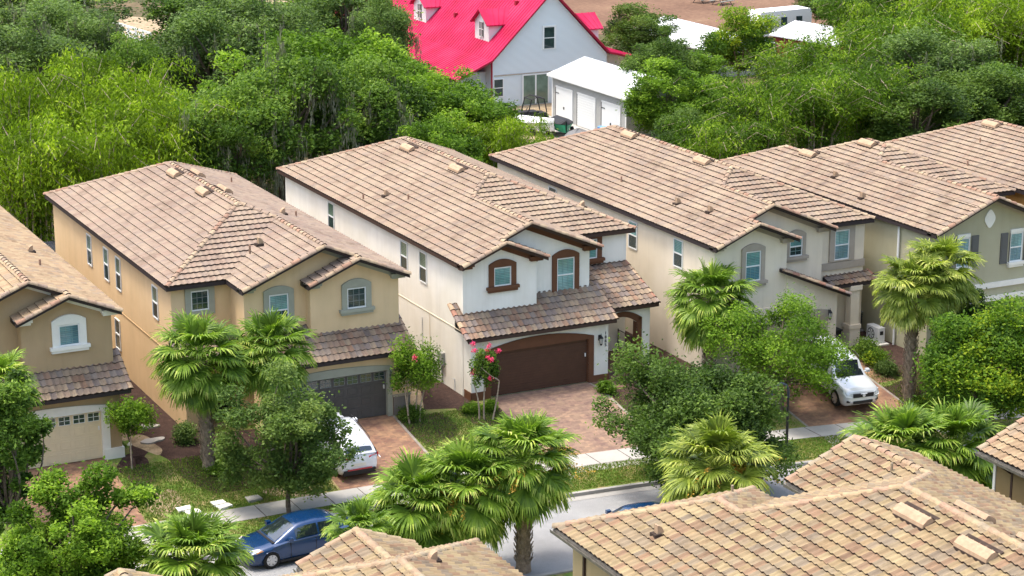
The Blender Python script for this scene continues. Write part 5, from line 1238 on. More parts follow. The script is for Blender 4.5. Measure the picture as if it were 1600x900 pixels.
    for wx in wheels:
        for sg in (-1, 1):
            hw = W/2; y0 = sg*(hw-.22); y1 = sg*(hw-.015); b = MB(); pr = [(y0, wr*.62), (y0, wr*.95), (y0+sg*.03, wr), (y1-sg*.03, wr), (y1, wr*.93), (y1, wr*.66), (y1-sg*.03, wr*.64)]
            n = 22
            for i in range(n):
                a, c = 2*math.pi*i/n, 2*math.pi*(i+1)/n
                for k in range(len(pr)-1): b.poly([(wx+r_*math.cos(t), y, wr+r_*math.sin(t)) for (y, r_), t in ((pr[k], a), (pr[k], c), (pr[k+1], c), (pr[k+1], a))])
            wo = b.build('wheel', M['tyre'], root, smooth=False)
            b = MB()
            for i in range(7):
                a = 2*math.pi*i/7; d = Vector((math.cos(a), 0, math.sin(a))); e = Vector((-math.sin(a), 0, math.cos(a))); c = Vector((wx, y1-sg*.02, wr))
                p = [c+d*.04+e*.035, c+d*.04-e*.035, c+d*wr*.63-e*.06, c+d*wr*.63+e*.06]; b.extrude(p, (0, -sg*.03, 0))
            for i in range(n):
                a, c = 2*math.pi*i/n, 2*math.pi*(i+1)/n
                b.poly([(wx+r_*math.cos(t), y1-sg*.012, wr+r_*math.sin(t)) for r_, t in ((wr*.58, a), (wr*.58, c), (wr*.66, c), (wr*.66, a))])
            b.tube([(wx, y1-sg*.05, wr), (wx, y1-sg*.005, wr)], .06, 10); b.build('rim', M['rim'], wo)
            q = MB(); q.tube([(wx, y1-sg*.10, wr), (wx, y1-sg*.09, wr)], wr*.62, 18); q.build('brake_disc', M['plastic'], wo)
    for sg in (-1, 1):
        m_ = MB(); s = s_ws-.38; zb, zr, wb, wt = lerp_tab(cabin, s); T = lambda a, c, e: (s+a-.02*abs(c), sg*(wb+c), zb+.03+e)
        m_.box(-.09, .09, .06, .24, .0, .14, T=T); m_.box(-.03, .03, -.02, .06, .02, .06, T=T); m_.build('mirror', paint, root)
    return root
def cabin_side_windows(suv): return ((.10, .50), (.535, .86), (.885, 1.0)) if suv else ((.12, .52), (.555, .93))
def lamp_piece(root, name, m, pts, d): b = MB(); b.extrude(pts, d); return b.build(name, M[m], root)
# blue sedan
SH = [(0, .34, .50, .55), (.06, .26, .62, .72), (.25, .20, .72, .83), (.6, .17, .80, .875), (1.15, .16, .89, .885), (1.5, .16, .94, .89), (2.4, .16, .97, .89), (3.4, .17, 1.00, .885), (3.9, .20, 1.04, .87), (4.25, .26, 1.05, .82), (4.45, .34, .98, .74), (4.52, .42, .82, .62)]
CB = [(1.05, .86, .885, .80, .70), (1.25, .89, 1.00, .82, .68), (1.95, .93, 1.37, .84, .60), (2.2, .94, 1.42, .84, .59), (2.7, .95, 1.445, .84, .59), (3.2, .97, 1.41, .83, .58), (3.5, .98, 1.33, .82, .58), (4.05, 1.02, 1.09, .78, .62), (4.2, 1.02, 1.045, .76, .62)]
car = make_car('sedan', 4.52, 1.78, SH, CB, (.88, 3.55), .32, M['blue_paint'], 'metallic blue four-door sedan parked at the kerb below the slim oak')
for sg in (-1, 1):
    lamp_piece(car, 'headlight', 'clear_lens', [(.10, sg*.56, .60), (.16, sg*.76, .62), (.52, sg*.865, .74), (.42, sg*.70, .765), (.2, sg*.56, .70)], (0, 0, .035))
    lamp_piece(car, 'turn_signal', 'amber', [(.30, sg*.80, .66), (.56, sg*.87, .74), (.48, sg*.83, .79)], (0, sg*.012, .0))
    lamp_piece(car, 'taillight', 'red_lens', [(4.46, sg*.70, .78), (4.46, sg*.70, .95), (4.28, sg*.83, .98), (4.28, sg*.84, .80)], (.03, 0, 0))
q = MB(); q.box(-.02, .04, -.5, .5, .38, .46); q.box(.0, .05, -.45, .45, .52, .56); q.build('grille', M['plastic'], car)
q = MB(); q.box(.98, 1.12, -.7, .7, .885, .91); q.build('cowl', M['plastic'], car)
for sg in (-1, 1):
    for sx in (1.62, 2.62, 3.48):
        q = MB(); q.box(sx, sx+.014, min(sg*.80, sg*.893), max(sg*.80, sg*.893), .30, .88); q.build('door_seam', M['plastic'], car)
    q = MB(); q.box(1.2, 3.3, min(sg*.8, sg*.896), max(sg*.8, sg*.896), .19, .27); q.build('sill_trim', M['plastic'], car)
place(car, 24.0, 70.62, -1.14, R(4), 1.06)
# white crossover on the yellow house drive (tail towards the street)
SU = [(0, .45, .80, .60), (.08, .34, .93, .76), (.35, .25, 1.00, .88), (1.2, .23, 1.08, .93), (2.4, .23, 1.14, .94), (3.6, .24, 1.20, .93), (4.25, .27, 1.22, .91), (4.55, .34, 1.16, .84), (4.64, .46, 1.0, .78)]
CU = [(1.05, 1.02, 1.07, .86, .76), (1.35, 1.07, 1.22, .87, .74), (1.95, 1.11, 1.61, .89, .68), (2.3, 1.13, 1.68, .89, .66), (3.4, 1.17, 1.68, .885, .65), (4.1, 1.19, 1.60, .87, .63), (4.3, 1.20, 1.50, .86, .64), (4.56, 1.17, 1.20, .82, .70)]
suv = make_car('crossover', 4.64, 1.88, SU, CU, (.92, 3.73), .37, M['white_paint'], 'white crossover parked nose-in on the yellow house driveway, tail lights red', suv=True)
for sg in (-1, 1):
    lamp_piece(suv, 'taillight', 'red_lens', [(4.58, sg*.42, .98), (4.58, sg*.42, 1.09), (4.50, sg*.86, 1.14), (4.38, sg*.90, 1.12), (4.44, sg*.89, .98)], (.06, 0, 0))
    q = MB(); q.tube([(1.9, sg*.66, 1.70), (2.2, sg*.66, 1.745), (3.9, sg*.64, 1.70), (4.1, sg*.64, 1.63)], .018, 6); q.build('roof_rail', M['black'], suv)
    lamp_piece(suv, 'headlight', 'clear_lens', [(.10, sg*.5, .82), (.14, sg*.80, .84), (.42, sg*.88, .93), (.3, sg*.6, .93)], (0, 0, .05))
q = MB(); q.box(4.56, 4.69, -.72, .72, .34, .56); q.build('rear_bumper_trim', M['plastic'], suv); q = MB(); q.box(4.62, 4.70, -.55, .55, .56, .60); q.build('bumper_strip', M['red_lens'], suv)
q = MB(); q.box(4.60, 4.66, -.28, .28, .72, .86); q.build('number_plate', M['tr_white'], suv)
zr = gz(31.3, 76.6); zf = gz(31.3, 80.5); place(suv, 31.35, 81.05, zf+.03, R(-90)); suv.rotation_euler = (0, math.atan2(zf-zr, 4.0), R(-90)); 
# silver SUV on the cream house drive (nose towards the street)
SN = [(0, .50, .78, .70), (.07, .38, .98, .84), (.3, .30, 1.10, .92), (1.1, .28, 1.17, .945), (2.4, .28, 1.20, .95), (4.4, .29, 1.22, .94), (4.75, .36, 1.20, .90), (4.85, .5, 1.05, .86)]
CN = [(1.25, 1.14, 1.17, .88, .80), (1.5, 1.16, 1.30, .89, .78), (2.0, 1.18, 1.75, .90, .72), (2.3, 1.18, 1.80, .90, .71), (4.2, 1.2, 1.80, .90, .71), (4.6, 1.2, 1.72, .88, .70), (4.82, 1.16, 1.2, .86, .76)]
sn = make_car('sport_utility_vehicle', 4.85, 1.9, SN, CN, (.95, 3.8), .39, M['silver_paint'], 'silver sport utility vehicle parked nose-out under the light green oak', suv=True)
q = MB(); q.box(-.02, .05, -.52, .52, .80, .98); q.build('grille', M['plastic'], sn)
q = MB(); q.tube([(-.04, 0, .90), (-.055, 0, .90)], .075, 12); q.box(-.05, .0, -.16, .16, .97, .995); q.build('grille_bar', M['silver_paint'], sn)
q = MB(); q.box(-.04, .1, -.5, .5, .50, .62); q.build('air_intake', M['plastic'], sn)
for sg in (-1, 1):
    lamp_piece(sn, 'headlight', 'clear_lens', [(.0, sg*.56, .82), (.10, sg*.86, .84), (.34, sg*.93, .92), (.34, sg*.92, 1.04), (.06, sg*.56, 1.0)], (-.03, 0, .0)); lamp_piece(sn, 'fog_light', 'plastic', [(.03, sg*.66, .56), (.08, sg*.80, .56), (.08, sg*.80, .66), (.03, sg*.66, .66)], (-.04, 0, 0))
    q = MB(); q.tube([(2.0, sg*.74, 1.80), (2.2, sg*.74, 1.86), (4.2, sg*.74, 1.86), (4.4, sg*.74, 1.78)], .02, 6); q.build('roof_rail', M['black'], sn)
xn = 55.15; yn = 73.9; zf = gz(xn, yn+.9); zr = gz(xn, yn+3.8); place(sn, xn, yn, zf-.02, R(90)); sn.rotation_euler = (0, -math.atan2(zr-zf, 2.9), R(84))
# second blue car, mostly hidden by the big oak
car2 = make_car('sedan', 4.52, 1.78, SH, CB, (.88, 3.55), .32, M['blue_paint'], 'blue car on the street, only a sliver showing above the foreground roof ridge')
pc = atz(990, 794, .2); place(car2, pc[0]-2.3, pc[1], -1.14, R(-5))

# ================================================================ SMALL THINGS BY THE STREET
# street lamp with crook
p = on(1228, 735); rt = empty('street_lamp', (p[0], p[1]+.9, gz(p[0], p[1]+.9)), 'dark street lamp with a crook-shaped arm rising out of the large dark oak', 'street lamp', ws=False)
T1 = .55+aty(1231, 640, p[1]+.9)[2]-rt.location.z; b = MB(); b.tube([(0, 0, -.1), (0, 0, .5), (0, 0, T1)], [.09, .07, .05], 10); rt.location.x = aty(1231, 640, p[1]+.9)[0]; b.build('pole', M['black'], rt)
b = MB(); r_ = .42; b.tube([(0, 0, T1)]+[(-r_+r_*math.cos(a), 0, T1+.25+r_*math.sin(a)) for a in np.linspace(0, math.pi, 12)]+[(-2*r_, 0, T1+.1)], .06, 8); b.build('crook_arm', plain('bluish_black_metal', (.02,.03,.05), .3, .6), rt)
b = MB(); b.tube([(-2*r_, 0, T1+.12), (-2*r_, 0, T1+.05), (-2*r_, 0, T1-.12), (-2*r_, 0, T1-.2)], [.05, .13, .19, .20], 12); b.build('lamp_shade', M['black'], rt)
# utility covers and stones on the lawn
def slab(label, px, py, w_, d_, name='utility_cover', rz=0, m='tr_white', cat='utility cover', h=.05):
    p = on(px, py); b = MB(); b.box(-w_/2, w_/2, -d_/2, d_/2, -.1, h); b.box(-w_/2+.07, w_/2-.07, -d_/2+.07, d_/2-.07, h, h+.012); o = b.build(name, M[m]); o.location = (p[0], p[1], gz(p[0], p[1])+.02); o.rotation_euler = (0, 0, rz); tag(o, label, cat, 'utility covers set in the lawn'); return o
slab('pale utility lid in the lawn, left one of the left pair', 288, 796, .62, .4, rz=.1); slab('pale utility lid in the lawn, right one of the left pair', 301, 801, .6, .4, rz=.05)
slab('pale utility lid in the lawn, upper one of the middle pair', 341, 787, .55, .4, rz=.1); slab('pale utility lid in the lawn, lower one of the middle pair', 350, 792, .6, .38, rz=.3)
slab('square grey lid in the lawn just left of the slim oak trunk', 396, 780, .6, .5, rz=.05, m='concrete')
# air conditioners
def at_root(name, x, y, label, cat): return empty(name, (x, y, gz(x, y)), label, cat)
a = at_root('air_conditioner', 61.65, 83.3, 'dark grey boxy condenser between the cream and sage houses', 'air conditioner'); b = MB(); b.box(-.42, .42, -.42, .42, .08, .95); b.build('casing', M['tr_dark'], a)
b = MB()
for k in range(9): b.box(-.44, .44, -.44, .44, .14+k*.085, .17+k*.085)
b.build('louvres', M['plastic'], a); b = MB(); b.box(-.46, .46, -.46, .46, .95, 1.0); b.build('lid', plain('grey_lid', (.3,.31,.32), .5), a); b = MB(); b.box(-.6, .6, -.6, .6, -.1, .08); b.build('pad', M['concrete'], a)
a = at_root('mini_split_unit', 61.0, 80.85, 'white wall-side heat pump unit with round fan on a white base', 'air conditioner'); b = MB(); b.box(-.20, .20, -.48, .48, .10, .86); b.build('casing', M['white_metal'], a)
b = MB(); n = 20
for i in range(n):
    t0, t1 = 2*math.pi*i/n, 2*math.pi*(i+1)/n
    b.poly([(-.204, .12+r_*math.cos(t), .48+r_*math.sin(t)) for r_, t in ((.24, t0), (.24, t1), (.29, t1), (.29, t0))])
for k in range(6): t = k*math.pi/3; b.poly([(-.206, .12+.03*math.cos(t+1.57), .48+.03*math.sin(t+1.57)), (-.206, .12+.25*math.cos(t), .48+.25*math.sin(t)), (-.206, .12+.2*math.cos(t+.35), .48+.2*math.sin(t+.35))])
b.build('fan_grille', M['plastic'], a, recalc=False); b = MB(); b.box(-.4, .34, -.7, .7, -.1, .08); b.build('pad', M['tr_white'], a); b = MB(); b.box(-.1, .1, -.485, -.48, .5, .7); b.build('vent', M['plastic'], a)
# wheelie bin like dark box on the cream porch
a = at_root('rubbish_bin', 58.6, 82.9, 'black wheeled bin standing in the shade of the cream house porch', 'bin')
a.location.y = 80.95; a.location.x = 58.45; b = MB(); b.box(-.3, .3, -.33, .33, .06, .95, T=lambda x_, y_, z_: (x_*(.8+.2*z_), y_*(.8+.2*z_), z_)); b.build('tub', M['plastic'], a); b = MB(); b.box(-.34, .34, -.38, .36, .96, 1.03); b.build('lid', M['black'], a); b = MB(); b.tube([(-.3, .3, .1), (-.25, .3, .1)], .1, 10); b.tube([(.25, .3, .1), (.3, .3, .1)], .1, 10); b.build('wheels', M['tyre'], a)
# small path light at the brown house
p = on(203, 706); a = at_root('garden_light', p[0], p[1], 'small white garden light in the mulch beside the white plinth', 'garden light'); b = MB(); b.tube([(0, 0, 0), (0, 0, .3)], .02, 6); b.build('stake', M['black'], a); b = MB(); b.tube([(0, 0, .3), (0, 0, .34), (0, 0, .42)], [.10, .10, .03], 10); b.build('lamp_shade', M['tr_white'], a)
# stones in the side yard
for i, (px, py, lab) in enumerate(((238, 690, 'flat pale stepping stone between the brown and yellow houses, lower one'), (228, 668, 'flat pale stepping stone between the brown and yellow houses, upper one'))):
    p = on(px, py); b = MB(); b.extrude([(p[0]+x_-p[0], y_, .0) for x_, y_ in blob(0, 0, .5, .3, 91+i)], (0, 0, .07)); o = b.build('stepping_stone', M['concrete']); o.location = (p[0], p[1], gz(p[0], p[1])+.01); tag(o, lab, 'stone', 'stepping stones')
# back walls
b = MB(); b.box(12, 70, 109.4, 109.6, -1, 1.1); b.box(12, 70, 109.35, 109.65, 1.1, 1.18); o = b.build('boundary_wall', M['masonry']); tag(o, 'long grey masonry wall along the backs of the gardens', 'wall')
a = empty('screen_enclosure', (25.2, 110.5, 0), 'dark screened pool enclosure behind the yellow house, at left', 'enclosure', ws=True)
q0 = atz(34, 372, 2.4); 
b = MB(); X0, X1, Y0, Y1, Z1 = 21.5, 28.5, 105.5, 109.0, 2.5
for x in np.linspace(X0, X1, 6): b.tube([(x, Y0, 0), (x, Y0, Z1), (x, Y1, Z1+.2)], .035, 4)
for y in (Y0, (Y0+Y1)/2, Y1): b.tube([(X0, y, Z1+.1*(y > Y0)), (X1, y, Z1+.1*(y > Y0))], .035, 4)
b.build('frame', M['black'], a); b = MB(); b.poly([(X0, Y0, Z1), (X1, Y0, Z1), (X1, Y1, Z1+.2), (X0, Y1, Z1+.2)]); b.poly([(X0, Y0, 0), (X0, Y1, 0), (X0, Y1, Z1+.2), (X0, Y0, Z1)]); b.poly([(X0, Y0, 0), (X1, Y0, 0), (X1, Y0, Z1), (X0, Y0, Z1)])
sm, st, sb = mat('insect_screen', .6, .3); sb.inputs['Base Color'].default_value = (.03,.035,.05,1); sb.inputs['Alpha'].default_value = .72; b.build('screen', sm, a, recalc=False)

# ================================================================ FARM BEHIND
GZ = -1.0
def ribbed(name, c, dirn='X', scale=2.2, rough=.35, metal=.0):
    m, t, b = mat(name, rough, .5); wv = N(t, 'ShaderNodeTexWave', bands_direction=dirn, wave_profile='SIN', i_Scale=scale, i_Distortion=0); t.links.new(pos(t), wv.inputs['Vector'])
    r = ramp(t, [(.0, [k*.9 for k in c]), (.8, c), (1, [min(1, k*1.05) for k in c])]); t.links.new(wv.outputs[0], r.inputs[0]); t.links.new(r.outputs[0], b.inputs['Base Color']); b.inputs['Metallic'].default_value = metal; bump(t, b, wv.outputs[0], .6, .05); return m
M['siding'] = ribbed('pale_blue_lap_siding', (.70,.76,.78), 'Z', 3.4, .6); M['siding_grey'] = ribbed('grey_lap_siding', (.40,.40,.38), 'Z', 3.2, .6)
rm, rtn, rb_ = mat('crimson_metal_roof', .6, .2); cr_ = ramp(rtn, [(.3, (.34,.005,.040)), (.5, (.42,.009,.062)), (.72, (.47,.024,.085))]); rtn.links.new(noise(rtn, .35, 5), cr_.inputs[0]); rtn.links.new(cr_.outputs[0], rb_.inputs['Base Color']); M['red_roof'] = rm
M['dark_red'] = plain('dark_red_trim', (.30,.01,.03), .5)
fh = empty('farmhouse', (79.7, 165, GZ), 'pale blue two-storey farmhouse with bright crimson metal roof and dormers', 'house', ws=True)
YF, YBK = 152.0, 186.0; xa, xb, xc, xd, xe = 72.45, 74.65, 80.2, 85.6, 89.75; za, zb, zc, zd, ze_ = 2.05, 3.0, 8.4, 2.95, 1.95
b = MB(); b.extrude([(xb+.1, YF, GZ), (xb+.1, YF, zb-.15), (xc, YF, zc-.18), (xd-.1, YF, zd-.15), (xd-.1, YF, GZ)], (0, YBK-YF, 0)); b.extrude([(xd-.1, YF+1.5, GZ), (xd-.1, YF+1.5, zd-.2), (xe-.5, YF+1.5, ze_-.15), (xe-.5, YF+1.5, GZ)], (0, YBK-YF-3, 0)); b.box(xa-.4, xb+.1, YF+1.2, YBK-1, GZ, za-.2); b.build('wall', M['siding'], fh)
def metal_slope(P0, P1, Q1, Q0, th=.1, rib=.45, mm=None):
    """P0-P1 eave (along Y), Q0-Q1 upper edge; raised ribs run up the slope"""
    P0, P1, Q0, Q1 = map(Vector, (P0, P1, Q0, Q1)); b.poly([P0, P1, Q1, Q0]); b.poly([p-Vector((0, 0, th)) for p in (P0, Q0, Q1, P1)])
    for u, v in ((P0, P1), (P1, Q1), (Q1, Q0), (Q0, P0)): b.poly([u, v, v-Vector((0, 0, th)), u-Vector((0, 0, th))])
    n = max(1, int((P1-P0).length/rib)); nn = (P1-P0).cross(Q0-P0).normalized(); nn = -nn if nn.z < 0 else nn; e = (P1-P0).normalized()*.035
    for i in range(n+1):
        a_ = P0.lerp(P1, i/n); c_ = Q0.lerp(Q1, i/n); b.poly([a_-e, a_+nn*.05, c_+nn*.05, c_-e]); b.poly([a_+nn*.05, a_+e, c_+e, c_+nn*.05]); b.poly([a_-e, a_+e, a_+nn*.05])
b = MB(); ya, yb_ = YF-.35, YBK
metal_slope((xb, ya, zb), (xb, yb_, zb), (xc, yb_, zc), (xc, ya, zc)); metal_slope((xd, ya, zd), (xd, yb_, zd), (xc, yb_, zc), (xc, ya, zc)); metal_slope((xa-1.0, ya, za-.43), (xa-1.0, yb_, za-.43), (xb, yb_, zb), (xb, ya, zb)); metal_slope((xe, ya, ze_), (xe, yb_, ze_), (xd, yb_, zd), (xd, ya, zd))
b.build('roof', M['red_roof'], fh, recalc=False)
b = MB()
for u, v in (((xa-1.0, za-.43), (xb, zb)), ((xb, zb), (xc, zc)), ((xc, zc), (xd, zd)), ((xd, zd), (xe, ze_))): b.extrude([(u[0], ya-.03, u[1]+.03), (v[0], ya-.03, v[1]+.03), (v[0], ya-.03, v[1]-.14), (u[0], ya-.03, u[1]-.14)], (0, .04, 0))
b.box(xb+.05, xb+.16, YF-.03, YF+.06, GZ, zb-.2); b.build('rake_trim', M['dark_red'], fh)
def wslope(x): return zb+(x-xb)*(zc-zb)/(xc-xb)
def dormer(y0, left=True, dx=0):
    root = fh; x0 = 75.75+dx; z0 = wslope(x0); w2 = 1.3; h = 1.55; rise = .95; X = (lambda x: x) if left else (lambda x: 2*xc-x-.0); b = MB(); yc_ = y0+w2
    xin = lambda z: xb+(z-zb)*(xc-xb)/(zc-zb)
    pts = [(X(x0), yc_-w2, z0-.1), (X(x0), yc_+w2, z0-.1), (X(x0), yc_+w2, z0+h), (X(x0), yc_, z0+h+rise), (X(x0), yc_-w2, z0+h)]
    L = xin(z0+h)-x0; b.extrude(pts, (L*(1 if left else -1), 0, 0)); d = b.build('dormer', M['vinyl'], root)
    b = MB(); o = .28
    for sg in (-1, 1):
        e0 = (x0-.3, yc_+sg*(w2+o), z0+h-rise*o/w2+.05); r0 = (x0-.3, yc_, z0+h+rise+.06); e1 = (xin(e0[2])+.1, e0[1], e0[2]); r1 = (xin(r0[2])+.1, yc_, r0[2])
        q = [(X(p_[0]), p_[1], p_[2]) for p_ in (e0, e1, r1, r0)]; b.extrude(q, (0, 0, -.09))
        for k in range(6):
            t = k/5; u = Vector(q[0]).lerp(Vector(q[3]), 0); A1 = Vector(q[0]).lerp(Vector(q[1]), t); A2 = Vector(q[3]).lerp(Vector(q[2]), t); b.tube([A1+Vector((0, 0, .02)), A2+Vector((0, 0, .02))], .03, 4)
    b.build('dormer_roof', M['red_roof'], d, recalc=False)
    if left:
        g = MB(); g.box(x0-.05, x0-.01, yc_-.38, yc_+.38, z0+.25, z0+1.55); wo = g.build('window', M['tr_dark'], d); g = MB()
        for q in ((-.38, .38, .25, .30), (-.38, .38, .88, .93), (-.38, .38, 1.5, 1.55), (-.03, .03, .3, 1.5)): g.box(x0-.08, x0-.05, yc_+q[0], yc_+q[1], z0+q[2], z0+q[3])
        g.build('frame', M['vinyl'], wo)
dormer(154.6); dormer(167.1); dormer(153.2, False, -.7); dormer(166.5, False, -.7)
window(fh, 79.5, YF, 3.55, 1.05, 1.85, pane='glass_dark', muntin=None, low='glass_dark', trim='vinyl', tw=.1, head=.1)
g = MB(); g.box(77.6, 79.9, YF-.06, YF-.01, GZ+.1, GZ+2.5); so_ = g.build('sliding_door', M['glass_side'], fh); g = MB()
for q in ((77.5, 80.0, 2.5, 2.6), (77.5, 77.62, .1, 2.5), (79.9, 80.0, .1, 2.5), (78.7, 78.82, .1, 2.5)): g.box(q[0], q[1], YF-.1, YF-.06, GZ+q[2], GZ+q[3])
g.build('frame', M['vinyl'], so_)
b = MB(); b.box(xb+.3, xd-.3, YF-.05, YF-.005, 1.62, 1.72); b.build('band_board', M['tr_taupe'], fh); window(fh, 73.2+1.7, YF, GZ+.9, .9, 1.5, pane='glass_dark', muntin=None, low='glass_dark')
for (x, y) in ((76.8, 163.2), (78.7, 155.3)): q = MB(); q.box(x-.15, x+.15, y-.15, y+.15, wslope(x)-.1, wslope(x)+.28); q.build('roof_vent', M['dark_red'], fh)
# white garage
X, y0, y1, ze2 = 77.4, 134.5, 146.4, 2.45; Wd = 6.2; zr2 = ze2+1.15
ga = empty('metal_garage', (X+3, 140, GZ), 'grey-sided garage with white metal roof and three white doors beside the farmhouse', 'garage', ws=True)
b = MB(); b.extrude([(X, y0, GZ), (X, y0, ze2-.06), (X+Wd/2, y0, zr2-.1), (X+Wd, y0, ze2-.06), (X+Wd, y0, GZ)], (0, y1-y0, 0)); b.build('wall', M['siding_grey'], ga)
b = MB(); sv = b
metal_slope((X-.3, y0-.35, ze2), (X-.3, y1+.35, ze2), (X+Wd/2, y1+.35, zr2), (X+Wd/2, y0-.35, zr2), rib=.9); metal_slope((X+Wd+.3, y0-.35, ze2), (X+Wd+.3, y1+.35, ze2), (X+Wd/2, y1+.35, zr2), (X+Wd/2, y0-.35, zr2), rib=.9)
b.build('roof', plain('white_metal_roof', (.66,.67,.67), .5, var=.06, scale=.6), ga, recalc=False)
b = MB(); b.box(X-.03, X+.05, y0-.03, y0+.12, GZ, ze2-.1); b.box(X-.03, X+.05, y1-.12, y1+.03, GZ, ze2-.1); b.box(X-.33, X-.29, y0-.38, y1+.38, ze2-.14, ze2+.02); b.build('corner_trim', M['vinyl'], ga)
for i, (ya_, yb2) in enumerate(((143.0, 145.7), (139.3, 142.1), (135.4, 138.2))):
    T = frame_T(X, yb2, GZ, 'left'); w_ = yb2-ya_; g = MB(); g.box(0, w_, 0, .05, .05, 2.55, T=T)
    if i == 1:
        for k in range(12): g.box(.02, w_-.02, .05, .075, .1+k*.2, .24+k*.2, T=T)
    do = g.build('garage_door', M['vinyl'], ga); g = MB(); g.box(-.12, 0, 0, .06, 0, 2.6, T=T); g.build('door_edge', M['tr_dark'], do); g = MB(); g.box(.0, w_, 0, .09, 2.56, 2.68, T=T); g.box(w_, w_+.1, 0, .08, 0, 2.68, T=T); g.build('frame', M['vinyl'], do)
    if i != 1:
        g = MB(); g.box(0, .5, .05, .08, 2.1, 2.16, T=T); g.box(w_/2-.05, w_/2+.08, .05, .09, .95, 1.15, T=T); g.build('hinge', M['black'], do)
struct(patch('concrete_apron', [(73.6, 134), (77.4, 134), (77.4, 148), (73.6, 148)], .03, M['concrete']))
# things standing in front of the garage
def group_at(name, px, py, y, label, cat): c = aty(px, py, y); return empty(name, (c[0], y, GZ), label, cat)
a = empty('utility_vehicle', (74.6, 144.8, GZ), 'black off-road buggy with tubular roll cage beside the white garage', 'buggy'); b = MB(); b.box(-1.3, 1.2, -.6, .6, .45, .85); b.box(-1.4, -.5, -.55, .55, .85, 1.05); b.box(-.3, .5, -.5, .5, .85, 1.0); b.build('body', M['plastic'], a)
b = MB()
for sg in (-.6, .6): b.tube([(-.5, sg, .9), (-.2, sg, 2.0), (.3, sg, 2.15), (.9, sg, 2.0), (1.15, sg, .9)], .05, 6)
for x, z in ((-.2, 2.0), (.3, 2.15), (.9, 2.0)): b.tube([(x, -.6, z), (x, .6, z)], .045, 6)
b.build('roll_cage', M['black'], a); b = MB(); b.tube([(-.45, -.1, 1.1), (-.3, -.1, 1.3)], .03, 6); b.build('steering_wheel', M['black'], a)
for x in (-.95, .9):
    for sg in (-.7, .7): b = MB(); b.tube([(x, sg-.13, .38), (x, sg+.13, .38)], .38, 14); b.build('wheel', M['tyre'], a)
pm = {'w': M['vinyl'], 'b': plain('blue_plastic', (.03,.12,.35), .4), 'g': plain('green_tarp', (.02,.22,.12), .5), 'k': M['plastic']}
def junk(name, x, y, sx, sy, sz, m, label, cat, seed):
    rs = np.random.RandomState(seed); b = MB(); n = 14; rows = []
    for j in range(6):
        v = j/5; rr_ = math.cos(v*math.pi/2)**.6
        rows.append([(sx/2*math.cos(t)*(rr_*.9+.1)*(1+.12*math.sin(3*t+seed)), sy/2*math.sin(t)*(rr_*.9+.1)*(1+.1*math.cos(2*t+seed)), sz*v*(1+.06*math.sin(5*t))) for t in np.linspace(0, 2*math.pi, n, endpoint=False)])
    for j in range(5):
        for k in range(n): b.poly([rows[j][k], rows[j][(k+1) % n], rows[j+1][(k+1) % n], rows[j+1][k]])
    b.poly(rows[-1]); o = b.build(name, m); o.location = (x, y, GZ); tag(o, label, cat); return o
def boat(x, y, rz, L, c1, c2, label):
    a = empty('covered_boat', (x, y, GZ), label, 'boat', rz=rz); b = MB(); st_ = np.linspace(0, 1, 9); R_ = []
    for s in st_: w_ = .95*math.sin(min(1, s*1.6+.05)*math.pi/2)*(1 if s < .8 else 1); R_.append([(s*L-L/2, -w_, .95+.15*(1-s)), (s*L-L/2, -w_*.6, .5), (s*L-L/2, 0, .4+.25*(1-s)), (s*L-L/2, w_*.6, .5), (s*L-L/2, w_, .95+.15*(1-s))])
    for i in range(8):
        for k in range(4): b.poly([R_[i][k], R_[i][k+1], R_[i+1][k+1], R_[i+1][k]])
    b.poly(R_[-1]); b.build('hull', c1, a); b = MB()
    for i in range(8):
        for u0, u1 in ((0, .5), (.5, 1)):
            def tp(i, u): A = Vector(R_[i][0]); B_ = Vector(R_[i][4]); p = A.lerp(B_, u); p.z += .35*math.sin(math.pi*u)+.03; return p
            b.poly([tp(i, u0), tp(i, u1), tp(i+1, u1), tp(i+1, u0)])
    b.build('cover', c2, a, recalc=False); b = MB(); b.box(-L*.3, L*.45, -.7, -.6, .3, .4); b.box(-L*.3, L*.45, .6, .7, .3, .4); b.box(-L*.75, -L*.3, -.05, .05, .35, .42); b.build('trailer', M['black'], a)
    for sg in (-.95, .95): b = MB(); b.tube([(.5, sg-.1, .3), (.5, sg+.1, .3)], .3, 12); b.build('wheel', M['tyre'], a)
    return a
boat(72.6, 140.9, R(115), 4.6, pm['w'], pm['w'], 'white covered boat on a trailer in the farm yard')
boat(74.4, 139.2, R(75), 3.2, pm['g'], pm['k'], 'small boat under a black and green cover beside the white garage')
junk('tarp_pile', 71.3, 143.2, 2.2, 1.6, 1.0, pm['b'], 'heap under a blue tarpaulin left of the covered white boat', 'tarpaulin', 3)
junk('tarp_pile', 73.9, 135.6, 3.0, 2.4, 1.2, plain('grey_tarp', (.16,.16,.16), .8), 'grey heap in the farm yard just behind the cream house roof', 'tarpaulin', 9)
a = empty('plastic_barrel', (76.3, 136.2, GZ), 'bright blue plastic barrel before the right garage door', 'barrel'); b = MB(); b.tube([(0, 0, 0), (0, 0, .3), (0, 0, .8), (0, 0, 1.0)], [.36, .42, .42, .36], 14); b.build('drum', pm['b'], a); b = MB(); b.tube([(0, 0, 1.0), (0, 0, 1.06)], .37, 14); b.build('lid', plain('pale_blue_lid', (.12,.3,.6), .4), a)
